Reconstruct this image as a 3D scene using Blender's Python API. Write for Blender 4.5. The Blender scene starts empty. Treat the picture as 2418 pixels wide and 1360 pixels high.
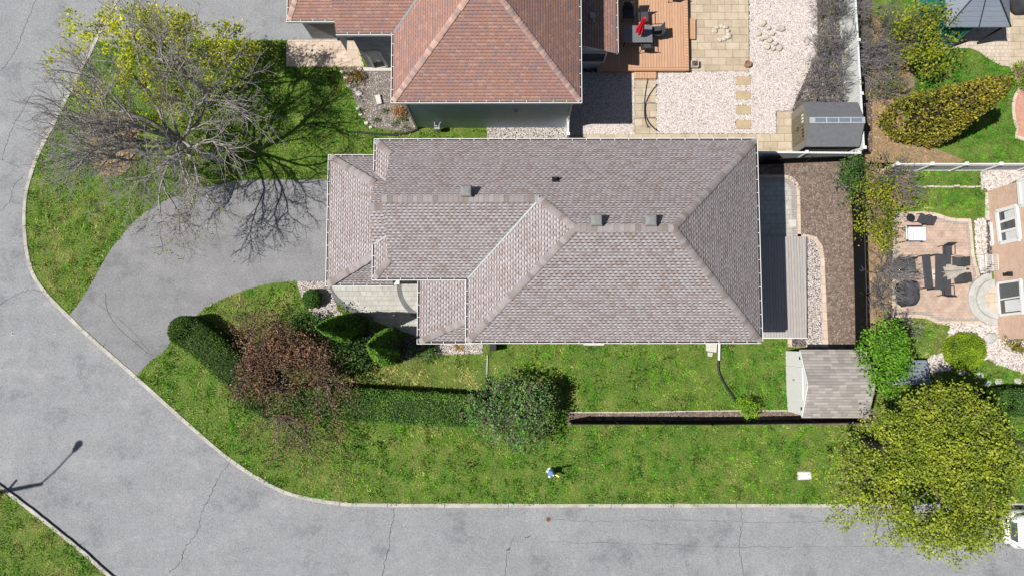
import bpy, math, random
import numpy as np
from mathutils import Vector, Euler, Matrix
S = bpy.context.scene
COL = S.collection
R = math.radians

# ------------------------------------------------------------ camera, sky, sun
FPX, CH = 1604.0, 34.0
cam_data = bpy.data.cameras.new("camera")
cam_data.sensor_width = 36.0
cam_data.lens = FPX / 2418 * 36.0
cam_data.clip_end = 2000
camera = bpy.data.objects.new("camera", cam_data)
camera.location = (0, 0, CH)
camera.rotation_euler = (R(4.28), R(0.32), 0)
COL.objects.link(camera)
S.camera = camera
CR = Euler(camera.rotation_euler).to_matrix()

AZ, EL = 11.0, 57.0        # shadows fall to +X, turned AZ degrees towards +Y
world = bpy.data.worlds.new("World")
S.world = world
world.use_nodes = True
wn = world.node_tree
for n in list(wn.nodes): wn.nodes.remove(n)
wo = wn.nodes.new('ShaderNodeOutputWorld'); bg = wn.nodes.new('ShaderNodeBackground')
sky = wn.nodes.new('ShaderNodeTexSky'); sky.sky_type = 'NISHITA'; sky.sun_disc = False
sky.sun_elevation = R(EL); sky.sun_rotation = R(270 - AZ)
wn.links.new(sky.outputs[0], bg.inputs[0]); bg.inputs[1].default_value = 0.05
wn.links.new(bg.outputs[0], wo.inputs[0])
sd = bpy.data.lights.new("sun", 'SUN'); sd.energy = 5.0; sd.angle = R(0.5); sd.color = (1, 0.955, 0.9)
sun = bpy.data.objects.new("sun", sd); COL.objects.link(sun); sun.location = (-20, -5, 40)
ldir = Vector((math.cos(R(AZ)) * math.cos(R(EL)), math.sin(R(AZ)) * math.cos(R(EL)), -math.sin(R(EL))))
sun.rotation_euler = ldir.to_track_quat('-Z', 'Y').to_euler()
S.view_settings.view_transform = 'Standard'
S.view_settings.look = 'None'
S.view_settings.gamma = 1.0
S.view_settings.exposure = 0.5
S.cycles.max_bounces = 5
S.cycles.diffuse_bounces = 2
S.cycles.transparent_max_bounces = 6

# ------------------------------------------------------------ helpers
def ray(px, py):
    return CR @ Vector(((px - 1209) / FPX, -(py - 680) / FPX, -1))
def P(px, py, z=0.0):
    d = ray(px, py); t = (z - CH) / d.z
    return Vector((d.x * t, d.y * t, z))
def PW(px, py, A, B):
    "where the line of sight meets the upright wall through A and B"
    d = ray(px, py); n = Vector((B.y - A.y, A.x - B.x, 0))
    t = (n.x * A.x + n.y * A.y) / (n.x * d.x + n.y * d.y)
    return Vector((d.x * t, d.y * t, CH + d.z * t))
def PL(pts, z=0.0): return [P(x, y, z) for x, y in pts]

ORG = {}
def tag(o, label=None, cat=None, group=None, kind=None):
    if label: o['label'] = label
    if cat: o['category'] = cat
    if group: o['group'] = group
    if kind: o['kind'] = kind
    return o
def thing(name, label, cat, loc=(0, 0, 0), group=None):
    o = bpy.data.objects.new(name, None); COL.objects.link(o)
    o.location = loc; o.empty_display_size = .2
    ORG[o.name] = Vector(loc)
    return tag(o, label, cat, group)

class MB:
    def __init__(s): s.v = []; s.f = []; s.uv = []; s.mi = []
    def face(s, pts, mi=0):
        pts = [Vector(p) for p in pts]
        i = len(s.v); s.v += pts; s.f.append(list(range(i, i + len(pts)))); s.mi.append(mi)
        n = Vector((0, 0, 0))
        for a, b in zip(pts, pts[1:] + pts[:1]): n += a.cross(b)
        if n.length < 1e-12: n = Vector((0, 0, 1))
        n.normalize()
        if abs(n.z) > .999: u = Vector((1, 0, 0)); v = Vector((0, 1, 0))
        else:
            u = Vector((-n.y, n.x, 0)).normalized(); v = n.cross(u)
        s.uv += [(p.dot(u), p.dot(v)) for p in pts]
        return s
    def prism(s, poly, z0, z1, mi=0, mis=None):
        a = [Vector((p[0], p[1], z0)) for p in poly]; b = [Vector((p[0], p[1], z1)) for p in poly]
        ar = sum(a[i].x * a[i - 1].y - a[i - 1].x * a[i].y for i in range(len(a)))
        if ar > 0: a.reverse(); b.reverse()
        mis = mi if mis is None else mis
        s.face(b, mi); s.face(a[::-1], mis)
        for i in range(len(a)):
            j = (i + 1) % len(a)
            s.face([a[i], a[j], b[j], b[i]], mis)
        return s
    def box(s, c, d, rz=0, mi=0, rx=0, ry=0):
        m = Euler((rx, ry, rz)).to_matrix(); c = Vector(c); x, y, z = d[0] / 2, d[1] / 2, d[2] / 2
        q = [c + m @ Vector((a * x, b * y, e * z)) for a, b, e in
             ((-1, -1, -1), (1, -1, -1), (1, 1, -1), (-1, 1, -1), (-1, -1, 1), (1, -1, 1), (1, 1, 1), (-1, 1, 1))]
        for f in ((0, 3, 2, 1), (4, 5, 6, 7), (0, 1, 5, 4), (1, 2, 6, 5), (2, 3, 7, 6), (3, 0, 4, 7)):
            s.face([q[i] for i in f], mi)
        return s
    def bar(s, a, b, w, h, mi=0):
        "a square bar from a to b, w wide, h high"
        a = Vector(a); b = Vector(b); d = (b - a); L = d.length; d.normalize()
        side = d.cross(Vector((0, 0, 1)))
        side = Vector((1, 0, 0)) if side.length < 1e-4 else side.normalized()
        up = side.cross(d)
        q = [p + side * (i * w / 2) + up * (j * h / 2) for p in (a, b) for i, j in ((-1, -1), (1, -1), (1, 1), (-1, 1))]
        for f in ((0, 1, 2, 3), (7, 6, 5, 4), (0, 4, 5, 1), (1, 5, 6, 2), (2, 6, 7, 3), (3, 7, 4, 0)):
            s.face([q[i] for i in f], mi)
        return s
    def tube(s, pts, r, n=8, mi=0, cap=True):
        pts = [Vector(p) for p in pts]
        rs = r if isinstance(r, (list, tuple)) else [r] * len(pts)
        rings = []
        for i, p in enumerate(pts):
            d = (pts[min(i + 1, len(pts) - 1)] - pts[max(i - 1, 0)]).normalized()
            ref = Vector((0, 0, 1)) if abs(d.z) < .9 else Vector((1, 0, 0))
            u = d.cross(ref).normalized(); w = d.cross(u)
            rings.append([p + (u * math.cos(2 * math.pi * k / n) + w * math.sin(2 * math.pi * k / n)) * rs[i] for k in range(n)])
        for a, b in zip(rings, rings[1:]):
            for k in range(n):
                s.face([a[k], a[(k + 1) % n], b[(k + 1) % n], b[k]], mi)
        if cap: s.face(rings[0][::-1], mi); s.face(rings[-1], mi)
        return s
    def loft(s, rings, mi=0, cap=True):
        for a, b in zip(rings, rings[1:]):
            n = len(a)
            for k in range(n): s.face([a[k], a[(k + 1) % n], b[(k + 1) % n], b[k]], mi)
        if cap: s.face(list(rings[0])[::-1], mi); s.face(rings[-1], mi)
        return s
    def build(s, name, mats, parent=None, smooth=False, weld=False, bevel=0):
        if not isinstance(mats, (list, tuple)): mats = [mats]
        off = ORG.get(parent.name, Vector((0, 0, 0))) if parent else Vector((0, 0, 0))
        me = bpy.data.meshes.new(name)
        me.from_pydata([tuple(v - off) for v in s.v], [], s.f)
        uvl = me.uv_layers.new(name="UVMap")
        uvl.data.foreach_set('uv', np.array(s.uv, dtype=np.float32).ravel())
        for m in mats: me.materials.append(m)
        me.polygons.foreach_set('material_index', s.mi)
        if smooth: me.polygons.foreach_set('use_smooth', [True] * len(s.f))
        me.update()
        o = bpy.data.objects.new(name, me); COL.objects.link(o)
        if parent: o.parent = parent; ORG[o.name] = off
        if weld or bevel or smooth:
            w = o.modifiers.new('weld', 'WELD'); w.merge_threshold = 1e-4
        if bevel:
            b = o.modifiers.new('bevel', 'BEVEL'); b.width = bevel; b.segments = 2; b.limit_method = 'ANGLE'
        return o
def mesh_np(name, V, F, mats, parent=None, smooth=False, col=None, mi=None):
    "fast mesh from arrays; F is (n,3) or (n,4)"
    off = ORG.get(parent.name, Vector((0, 0, 0))) if parent else Vector((0, 0, 0))
    V = np.asarray(V, dtype=np.float32) - np.array(off, dtype=np.float32)
    F = np.asarray(F, dtype=np.int32); k = F.shape[1]
    me = bpy.data.meshes.new(name)
    me.vertices.add(len(V)); me.vertices.foreach_set('co', V.ravel())
    me.loops.add(F.size); me.loops.foreach_set('vertex_index', F.ravel())
    me.polygons.add(len(F)); me.polygons.foreach_set('loop_start', np.arange(0, F.size, k, dtype=np.int32))
    if not isinstance(mats, (list, tuple)): mats = [mats]
    for m in mats: me.materials.append(m)
    if mi is not None: me.polygons.foreach_set('material_index', np.asarray(mi, dtype=np.int32))
    me.update(calc_edges=True)
    if smooth: me.polygons.foreach_set('use_smooth', [True] * len(F))
    if col is not None:
        a = me.color_attributes.new(name='tint', type='FLOAT_COLOR', domain='POINT')
        c4 = np.ones((len(V), 4), dtype=np.float32); c4[:, :3] = col
        a.data.foreach_set('color', c4.ravel())
    me.validate()
    o = bpy.data.objects.new(name, me); COL.objects.link(o)
    if parent: o.parent = parent; ORG[o.name] = off
    return o
def dup(root, loc, rz=0, label=None):
    r = root.copy(); COL.objects.link(r); r.location = loc; r.rotation_euler = (0, 0, rz)
    if label: r['label'] = label
    def kids(src, dst):
        for ch in list(src.children):
            c = ch.copy(); COL.objects.link(c); c.parent = dst
            kids(ch, c)
    kids(root, r)
    return r

# ------------------------------------------------------------ materials
class NT:
    def __init__(s, name):
        s.m = bpy.data.materials.new(name); s.m.use_nodes = True; s.t = s.m.node_tree
        for n in list(s.t.nodes): s.t.nodes.remove(n)
        s.out = s.n('OutputMaterial')
    def n(s, kind, **kw):
        nd = s.t.nodes.new('ShaderNode' + kind)
        for k, v in kw.items():
            if k.startswith('i_'):
                key = k[2:]; key = int(key) if key.isdigit() else key.replace('_', ' ')
                s.put(nd.inputs[key], v)
            else: setattr(nd, k, v)
        return nd
    def put(s, sock, v):
        if isinstance(v, bpy.types.NodeSocket): s.t.links.new(v, sock)
        elif isinstance(v, tuple) and len(v) == 3 and len(getattr(sock, 'default_value', (0,) * 3)) == 4: sock.default_value = (*v, 1)
        else: sock.default_value = v
    def math(s, op, a, b=0.0, c=None, clamp=False):
        nd = s.n('Math', operation=op); nd.use_clamp = clamp
        s.put(nd.inputs[0], a); s.put(nd.inputs[1], b)
        if c is not None: s.put(nd.inputs[2], c)
        return nd.outputs[0]
    def mix(s, fac, a, b, mode='MIX'):
        nd = s.n('Mix', data_type='RGBA', blend_type=mode)
        s.put(nd.inputs[0], fac); s.put(nd.inputs[6], a); s.put(nd.inputs[7], b)
        return nd.outputs[2]
    def ramp(s, fac, stops, const=False):
        nd = s.n('ValToRGB'); cr = nd.color_ramp
        if const: cr.interpolation = 'CONSTANT'
        while len(cr.elements) < len(stops): cr.elements.new(0.5)
        for e, (p, c) in zip(cr.elements, stops):
            e.position = p; e.color = (*c, 1) if len(c) == 3 else c
        s.put(nd.inputs[0], fac)
        return nd.outputs[0]
    def noise(s, vec, scale, detail=3, rough=.6):
        nd = s.n('TexNoise'); s.put(nd.inputs['Vector'], vec); nd.inputs['Scale'].default_value = scale
        nd.inputs['Detail'].default_value = detail; nd.inputs['Roughness'].default_value = rough
        return nd.outputs[0]
    def pos(s): return s.n('NewGeometry').outputs['Position']
    def uv(s): return s.n('TexCoord').outputs['UV']
    def bump(s, h, strength=.5, dist=.02):
        nd = s.n('Bump'); s.put(nd.inputs['Height'], h); nd.inputs['Strength'].default_value = strength
        nd.inputs['Distance'].default_value = dist
        return nd.outputs[0]
    def finish(s, color, rough=.8, normal=None, metallic=0.0, spec=.3, **kw):
        b = s.n('BsdfPrincipled'); s.put(b.inputs['Base Color'], color); s.put(b.inputs['Roughness'], rough)
        b.inputs['Metallic'].default_value = metallic; b.inputs['Specular IOR Level'].default_value = spec
        for k, v in kw.items(): b.inputs[k.replace('_', ' ')].default_value = v
        if normal is not None: s.put(b.inputs['Normal'], normal)
        s.t.links.new(b.outputs[0], s.out.inputs[0])
        return s.m
def sp(lo, mid, hi): return [(.3, lo), (.5, mid), (.7, hi)]
def mul(c, k): return tuple(min(1, x * k) for x in c)

def plain(name, c, rough=.6, metallic=0.0, var=.12, scale=6.0, spec=.3, bump=.1):
    t = NT(name); p = t.pos()
    n = t.noise(p, scale, 4); n2 = t.noise(p, 70, 2)
    col = t.ramp(n, [(.3, mul(c, 1 - var)), (.7, mul(c, 1 + var))])
    col = t.mix(.12, col, t.ramp(n2, [(.35, mul(c, .5)), (.65, mul(c, 1.4))]))
    return t.finish(col, rough, t.bump(n2, bump, .01), metallic, spec)
def mottled(name, lo, mid, hi, s1=3, s2=40, mixf=.5, rough=.9, bump=.5, dist=.02):
    t = NT(name); p = t.pos()
    a = t.ramp(t.noise(p, s1, 5), sp(lo, mid, hi)); n2 = t.noise(p, s2, 3, .7)
    b = t.ramp(n2, [(.36, lo), (.5, mid), (.64, hi)])
    return t.finish(t.mix(mixf, a, b), rough, t.bump(n2, bump, dist))
def leafm(name, cols, trans=.3, rough=.55):
    t = NT(name); r = t.n('NewGeometry').outputs['Random Per Island']
    col = t.ramp(r, [(i / (len(cols) - 1), c) for i, c in enumerate(cols)])
    col = t.mix(1.0, col, t.ramp(t.noise(t.pos(), 1.1, 3, .6), [(.34, (.58, .66, .6)), (.5, (.95, .95, .9)), (.66, (1.3, 1.2, 1.15))]), 'MULTIPLY')
    b = t.n('BsdfPrincipled'); t.put(b.inputs[0], col); b.inputs['Roughness'].default_value = rough
    b.inputs['Specular IOR Level'].default_value = .25
    tr = t.n('BsdfTranslucent'); t.put(tr.inputs[0], col)
    mx = t.n('MixShader'); mx.inputs[0].default_value = trans
    t.t.links.new(b.outputs[0], mx.inputs[1]); t.t.links.new(tr.outputs[0], mx.inputs[2])
    t.t.links.new(mx.outputs[0], t.out.inputs[0])
    return t.m
def islandm(name, cols, rough=.8, const=True, spec=.3):
    t = NT(name); r = t.n('NewGeometry').outputs['Random Per Island']
    col = t.ramp(r, [(i / len(cols), c) for i, c in enumerate(cols)], const)
    n = t.noise(t.pos(), 60, 3); col = t.mix(.2, col, t.ramp(n, [(.3, (.05, .05, .05)), (.7, (.6, .58, .55))]))
    return t.finish(col, rough, t.bump(n, .3, .01), 0, spec)
def shingle(name, cols, w=.24, h=.143, line=.45, hi=1.35, patch=.12, tab=.5):
    t = NT(name); sx = t.n('SeparateXYZ'); t.put(sx.inputs[0], t.uv())
    u, v = sx.outputs[0], sx.outputs[1]
    vs = t.math('DIVIDE', v, h); row = t.math('FLOOR', vs); fv = t.math('FRACT', vs)
    wr = t.n('TexWhiteNoise', noise_dimensions='1D'); t.put(wr.inputs['W'], row)
    us = t.math('ADD', t.math('DIVIDE', u, w), t.math('MULTIPLY', wr.outputs[0], 7.3))
    # alternate rows stagger by half a tab, each tab a little different in width
    colx = t.math('FLOOR', us); fu = t.math('FRACT', us)
    cv = t.n('CombineXYZ'); t.put(cv.inputs[0], colx); t.put(cv.inputs[1], row)
    wc = t.n('TexWhiteNoise', noise_dimensions='2D'); t.put(wc.inputs['Vector'], cv.outputs[0])
    r = wc.outputs[0]
    col = t.ramp(r, [(i / len(cols), c) for i, c in enumerate(cols)], True)
    istab = t.math('LESS_THAN', fu, tab)
    lowline = t.math('LESS_THAN', fv, .28)
    dark = t.math('MULTIPLY', lowline, istab)
    up = t.math('MULTIPLY', t.math('GREATER_THAN', fv, .45), istab)
    pn = t.noise(t.pos(), .5, 6, .7); fn = t.noise(t.pos(), 55, 2)
    b = t.math('ADD', t.math('MULTIPLY', pn, patch * 2), 1 - patch)
    b = t.math('MULTIPLY', b, t.math('ADD', t.math('MULTIPLY', fn, .5), .75))
    b = t.math('MULTIPLY', b, t.math('SUBTRACT', 1, t.math('MULTIPLY', dark, line)))
    b = t.math('MULTIPLY', b, t.math('ADD', 1, t.math('MULTIPLY', up, hi - 1)))
    cb = t.n('CombineColor'); [t.put(cb.inputs[i], b) for i in range(3)]
    col = t.mix(1.0, col, cb.outputs[0], 'MULTIPLY')
    hgt = t.math('ADD', t.math('MULTIPLY', istab, .5), t.math('SUBTRACT', 1, fv))
    return t.finish(col, .95, t.bump(hgt, .5, .012), 0, .15)
def brickm(name, c1, c2, mortar, bw, rh, msize=.012, off=.5, uv=True, rough=.85, var=.3, fine=.25, bias=0.0):
    t = NT(name); vec = t.uv() if uv else t.pos()
    b = t.n('TexBrick'); b.offset = off; t.put(b.inputs['Vector'], vec)
    t.put(b.inputs['Color1'], c1); t.put(b.inputs['Color2'], c2); t.put(b.inputs['Mortar'], mortar)
    b.inputs['Scale'].default_value = 1; b.inputs['Mortar Size'].default_value = msize
    b.inputs['Brick Width'].default_value = bw; b.inputs['Row Height'].default_value = rh; b.inputs['Bias'].default_value = bias
    n = t.noise(t.pos(), 2.2, 5); f = t.noise(t.pos(), 45, 3)
    col = t.mix(var, b.outputs[0], t.ramp(n, [(.3, mul(c1, .6)), (.7, mul(c2, 1.35))]))
    col = t.mix(fine, col, t.ramp(f, [(.35, mul(c1, .45)), (.65, mul(c2, 1.5))]))
    return t.finish(col, rough, t.bump(t.math('SUBTRACT', 1, b.outputs[1]), .5, .01))
def boards(name, c1, c2, gap, w, axis=0, uv=False, rough=.7):
    "planks of width w side by side along axis"
    t = NT(name); sx = t.n('SeparateXYZ'); t.put(sx.inputs[0], t.uv() if uv else t.pos())
    q = t.math('DIVIDE', sx.outputs[axis], w); fl = t.math('FLOOR', q); fr = t.math('FRACT', q)
    wn_ = t.n('TexWhiteNoise', noise_dimensions='1D'); t.put(wn_.inputs['W'], fl)
    col = t.ramp(wn_.outputs[0], [(0, c1), (1, c2)])
    mp = t.n('Mapping'); t.put(mp.inputs[0], t.pos()); mp.inputs['Scale'].default_value = (40, 3, 3) if axis == 0 else (3, 40, 3)
    g = t.noise(mp.outputs[0], 1, 4)
    col = t.mix(.35, col, t.ramp(g, [(.3, mul(c1, .6)), (.7, mul(c2, 1.3))]))
    isg = t.math('LESS_THAN', fr, gap / w)
    col = t.mix(t.math('MULTIPLY', isg, .8), col, mul(c1, .15))
    return t.finish(col, rough, t.bump(t.math('SUBTRACT', 1, isg), .6, .01))
def lapm(name, c, w=.11, uv=True, idx=1):
    t = NT(name); sx = t.n('SeparateXYZ'); t.put(sx.inputs[0], t.uv())
    fr = t.math('FRACT', t.math('DIVIDE', sx.outputs[idx], w))
    n = t.noise(t.pos(), 3, 4)
    col = t.ramp(n, [(.3, mul(c, .9)), (.7, mul(c, 1.08))])
    return t.finish(col, .6, t.bump(fr, 1.0, .03))

# colours are surface albedos
M = {}
def asphalt(name, c, k=1.0):
    t = NT(name); p = t.pos()
    big = t.noise(p, .12 if k < 1.5 else .42, 4, .6); midn = t.noise(p, 1.3, 4, .6); f = t.noise(p, 15, 4, .85); ff = t.noise(p, 60, 2)
    mp = t.n('Mapping'); t.put(mp.inputs[0], p); mp.inputs['Scale'].default_value = (.12, 1.3, 1); mp.inputs['Rotation'].default_value = (0, 0, 0)
    st = t.noise(mp.outputs[0], .8, 4)
    col = t.ramp(big, [(.38, mul(c, 1 - .17 * k)), (.62, mul(c, 1 + .15 * k))])
    col = t.mix(.45 * k, col, t.ramp(midn, [(.32, mul(c, .74)), (.68, mul(c, 1.24))]))
    col = t.mix(.28, col, t.ramp(st, [(.38, mul(c, .66)), (.6, mul(c, 1.2))]))
    col = t.mix(.36, col, t.ramp(f, [(.36, mul(c, .35)), (.5, c), (.64, mul(c, 1.8))]))
    col = t.mix(.25, col, t.ramp(ff, [(.38, mul(c, .2)), (.62, mul(c, 2.1))]))
    wear = t.noise(p, .45, 6, .75)
    col = t.mix(1.0, col, t.ramp(wear, [(.36, (.74, .74, .75)), (.46, (.97, .97, .97)), (.56, (1.0, 1.0, 1.0)), (.66, (1.14, 1.13, 1.11))]), 'MULTIPLY')
    return t.finish(col, .9, t.bump(f, .4, .01))
M['road'] = asphalt('road_asphalt', (.2, .206, .214), 1.2)
M['drive'] = asphalt('drive_asphalt', (.172, .173, .178), 2.0)
M['kerb'] = mottled('kerb_concrete', (.17, .16, .13), (.34, .325, .29), (.48, .46, .42), 1.5, 30, .5)
M['lawn'] = mottled('lawn_soil', (.025, .06, .006), (.075, .13, .015), (.2, .19, .06), 1.2, 16, .6)
M['ground'] = mottled('far_ground', (.05, .08, .02), (.08, .11, .03), (.12, .12, .05), .2, 8)
M['soil'] = mottled('garden_soil', (.06, .048, .04), (.14, .115, .1), (.25, .2, .17), 5, 38, .7)
M['mulch'] = mottled('brown_mulch', (.05, .036, .028), (.12, .085, .065), (.3, .225, .18), 4.5, 16, .4)
M['litter'] = mottled('leaf_litter', (.085, .07, .03), (.2, .14, .075), (.36, .23, .15), 2, 14, .6)
M['redmulch'] = mottled('red_gravel', (.2, .09, .06), (.42, .22, .16), (.55, .35, .28), 6, 40, .7)
def gravelm(name, cols, scale=16):
    t = NT(name); v = t.n('TexVoronoi'); t.put(v.inputs['Vector'], t.pos()); v.inputs['Scale'].default_value = scale
    sc = t.n('SeparateColor'); t.put(sc.inputs[0], v.outputs['Color'])
    col = t.ramp(sc.outputs[0], [(i / (len(cols) - 1), c) for i, c in enumerate(cols)])
    edge = t.math('MULTIPLY', v.outputs['Distance'], 1.0)
    e2 = t.ramp(edge, [(.3, (1, 1, 1)), (.62, (.35, .33, .3))])
    col = t.mix(1.0, col, e2, 'MULTIPLY')
    return t.finish(col, .8, t.bump(t.math('SUBTRACT', 1, edge), 1.0, .05))
M['gravel'] = gravelm('white_gravel', [(.05, .042, .038), (.14, .12, .105), (.24, .21, .195), (.34, .31, .29)])
M['pebble'] = islandm('pebbles', [(.2, .17, .15), (.36, .3, .27), (.5, .44, .41), (.42, .38, .37), (.62, .58, .56), (.33, .27, .23), (.48, .43, .38), (.55, .5, .47)], .7)
M['paver_tan'] = brickm('tan_pavers', (.31, .25, .17), (.42, .355, .265), (.1, .08, .06), .72, .40, .012, .5, False, var=.3, fine=.15)
M['paver_pink'] = brickm('pink_pavers', (.38, .3, .23), (.5, .41, .33), (.16, .12, .09), .6, .45, .012, .5, False)
M['paver_grey'] = brickm('grey_pavers', (.3, .295, .265), (.39, .385, .35), (.15, .15, .135), .3, .24, .01, .35, False, var=.35, fine=.1)
M['paver_dark'] = brickm('charcoal_pavers', (.11, .115, .12), (.15, .155, .16), (.05, .05, .05), .2, .1, .008)
M['cobble'] = brickm('beige_cobbles', (.36, .3, .23), (.5, .43, .35), (.13, .11, .08), .22, .2, .012, .3, False, var=.35)
M['patio_brick'] = brickm('patio_bricks', (.32, .225, .175), (.41, .315, .255), (.2, .155, .13), .22, .15, .008, .5, False, var=.5, fine=.2)
M['patio_grey'] = brickm('patio_border_bricks', (.24, .22, .2), (.34, .3, .27), (.12, .1, .09), .2, .12, .01)
M['step_stone'] = mottled('step_stone', (.25, .25, .23), (.36, .36, .335), (.45, .45, .42), 3, 30, .4, .8, .3)
M['concrete'] = mottled('concrete', (.32, .3, .26), (.43, .41, .37), (.52, .5, .46), 3, 40, .4, .8, .2)
M['roof_grey'] = shingle('grey_mauve_shingles', [(.2, .178, .178), (.215, .193, .195), (.23, .208, .212), (.218, .192, .19), (.19, .158, .15), (.235, .213, .216)], .215, .14, .7, 1.55, .1, .56)
M['cap_grey'] = islandm('grey_ridge_shingles', [(.165, .135, .13), (.215, .19, .19), (.13, .1, .09), (.185, .158, .162), (.225, .205, .205), (.15, .118, .108), (.195, .16, .152)], .95)
M['roof_red'] = shingle('terracotta_shingles', [(.235, .135, .11), (.265, .15, .12), (.245, .145, .125), (.205, .135, .125), (.285, .17, .135), (.225, .14, .125), (.255, .14, .11)], .2, .14, .4, 1.12, .1, .8)
M['cap_red'] = islandm('terracotta_ridge_shingles', [(.33, .18, .14), (.26, .16, .14), (.4, .25, .19), (.3, .19, .17), (.21, .14, .13)], .95)
M['roof_shed'] = shingle('shed_shingles', [(.22, .2, .185), (.27, .245, .23), (.31, .285, .265), (.245, .225, .21)], .32, .15, .16, 1.05, .12, .95)
M['white'] = plain('white_aluminium', (.6, .6, .58), .4, var=.04)
M['gutter_in'] = plain('gutter_trough', (.03, .03, .032), .7)
M['siding'] = lapm('blue_grey_siding', (.42, .53, .68), .12)
M['siding_w'] = lapm('cream_siding', (.5, .48, .44), .12)
M['stonewall'] = brickm('grey_stone_cladding', (.15, .14, .145), (.27, .26, .265), (.1, .1, .1), .3, .1)
M['brick'] = brickm('orange_pink_brick', (.42, .27, .19), (.53, .37, .28), (.5, .42, .35), .22, .075, .012, .5, True, var=.2)
M['deck'] = boards('orange_deck_boards', (.38, .215, .13), (.45, .275, .175), .012, .14, 0)
M['deck_y'] = boards('orange_deck_edging', (.4, .22, .125), (.46, .27, .16), .012, .14, 1)
M['deck_grey'] = boards('taupe_deck_boards', (.29, .265, .25), (.345, .32, .305), .012, .14, 0)
M['vinyl'] = boards('white_vinyl', (.5, .52, .51), (.56, .58, .57), .006, .15, 1, rough=.45)
M['vinyl_x'] = boards('white_vinyl_panel', (.5, .52, .51), (.56, .58, .57), .006, .15, 0, rough=.45)
M['mesh_black'] = plain('black_fence_fabric', (.008, .008, .009), .9, var=.3, spec=.05)
M['black'] = plain('black_metal', (.014, .014, .016), .5, var=.1)
M['dark'] = plain('charcoal_fabric', (.04, .042, .048), .8, var=.15)
M['grey'] = plain('grey_metal', (.3, .31, .32), .5)
M['greyplastic'] = mottled('grey_shed_roof', (.085, .088, .095), (.115, .12, .13), (.145, .15, .16), 5, 60, .5, .8, .3, .005)
M['taupe'] = plain('taupe_resin', (.17, .155, .13), .6)
M['taupe2'] = plain('olive_resin_door', (.13, .115, .075), .6)
M['glass'] = plain('window_glass', (.05, .06, .07), .08, spec=.6, bump=0)
M['skyglass'] = plain('skylight_panel', (.12, .16, .19), .2, spec=.5, bump=0)
M['curtain_w'] = plain('white_curtain', (.5, .52, .53), .6)
M['smoke_glass'] = plain('smoked_glass', (.13, .14, .15), .12, spec=.6, bump=0)
M['gazebo'] = boards('slate_blue_panels', (.14, .165, .2), (.155, .18, .215), .005, .2, 1, rough=.55)
M['green_fabric'] = plain('green_curtain', (.02, .16, .12), .7, var=.3, scale=3)
M['red'] = plain('red_fabric', (.62, .015, .03), .7, var=.1)
M['cream'] = plain('cream_fabric', (.45, .42, .36), .8, var=.1, scale=12)
M['carpaint'] = plain('white_car_paint', (.7, .7, .7), .15, var=.01, spec=.6, bump=0)
M['tyre'] = plain('tyre_rubber', (.02, .02, .02), .8)
M['terracotta'] = plain('terracotta', (.34, .16, .09), .8)
M['stone'] = mottled('field_stone', (.24, .21, .17), (.4, .36, .3), (.55, .5, .43), 3, 20, .4, .8, .4)
M['blue'] = plain('blue_paint', (.09, .2, .42), .5)
M['yellow'] = plain('yellow_paint', (.65, .5, .2), .5)
M['bark'] = mottled('grey_bark', (.13, .12, .105), (.25, .235, .215), (.42, .4, .38), 6, 50, .5)
M['bark_dk'] = mottled('brown_bark', (.06, .05, .04), (.11, .09, .075), (.17, .145, .12), 6, 50, .5)
M['twig'] = mottled('grey_twigs', (.09, .082, .085), (.18, .17, .175), (.32, .305, .31), 6, 50, .5)
# ------------------------------------------------------------ ground, road, lawns, kerb
ZR = -0.09
def sheet(name, px, z, m, under=.03):
    o = MB().prism([tuple(p)[:2] for p in PL(px, z)], z - under, z).build(name, m)
    return tag(o, kind='structure')
def smooth_px(pts, n=6, closed=False):
    "Catmull-Rom through pixel points"
    out = []; L = len(pts)
    rng = range(L) if closed else range(L - 1)
    for i in rng:
        p0 = pts[(i - 1) % L] if closed or i > 0 else pts[0]
        p1 = pts[i]; p2 = pts[(i + 1) % L]
        p3 = pts[(i + 2) % L] if closed or i + 2 < L else pts[-1]
        for k in range(n):
            t = k / n
            out.append(tuple(.5 * (2 * p1[j] + (-p0[j] + p2[j]) * t + (2 * p0[j] - 5 * p1[j] + 4 * p2[j] - p3[j]) * t * t +
                                   (-p0[j] + 3 * p1[j] - 3 * p2[j] + p3[j]) * t ** 3) for j in (0, 1)))
    if not closed: out.append(tuple(pts[-1]))
    return out
tag(MB().face([(-600, -600, -.14), (600, -600, -.14), (600, 600, -.14), (-600, 600, -.14)]).build('ground', M['ground']), kind='structure')
sheet('road', [(-1600, -1500), (4200, -1500), (4200, 2500), (-1600, 2500)], ZR, M['road'])
kerb_px = smooth_px([(420, -400), (330, -90), (262, 30), (222, 112), (178, 198), (128, 296), (92, 368), (68, 440), (60, 505), (64, 580), (80, 645),
                     (112, 692), (163, 745), (238, 815), (322, 888), (430, 985), (545, 1083), (640, 1143), (700, 1167), (790, 1184), (880, 1189),
                     (1200, 1190), (2000, 1190), (2500, 1189), (4100, 1189)])
lawn_px = kerb_px + [(4100, -1400), (600, -1400)]
sheet('lawn', lawn_px, 0, M['lawn'], .1)
kerb2_px = smooth_px([(-700, 640), (-220, 985), (0, 1146), (64, 1194), (130, 1246), (200, 1303), (262, 1358), (420, 1478), (650, 1560), (900, 1598), (1300, 1604), (4100, 1604)])
lawn2_px = kerb2_px + [(4100, 2400), (-1500, 2400), (-1500, 640)]
sheet('lawn_across_road', lawn2_px, 0, M['lawn'], .1)
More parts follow.
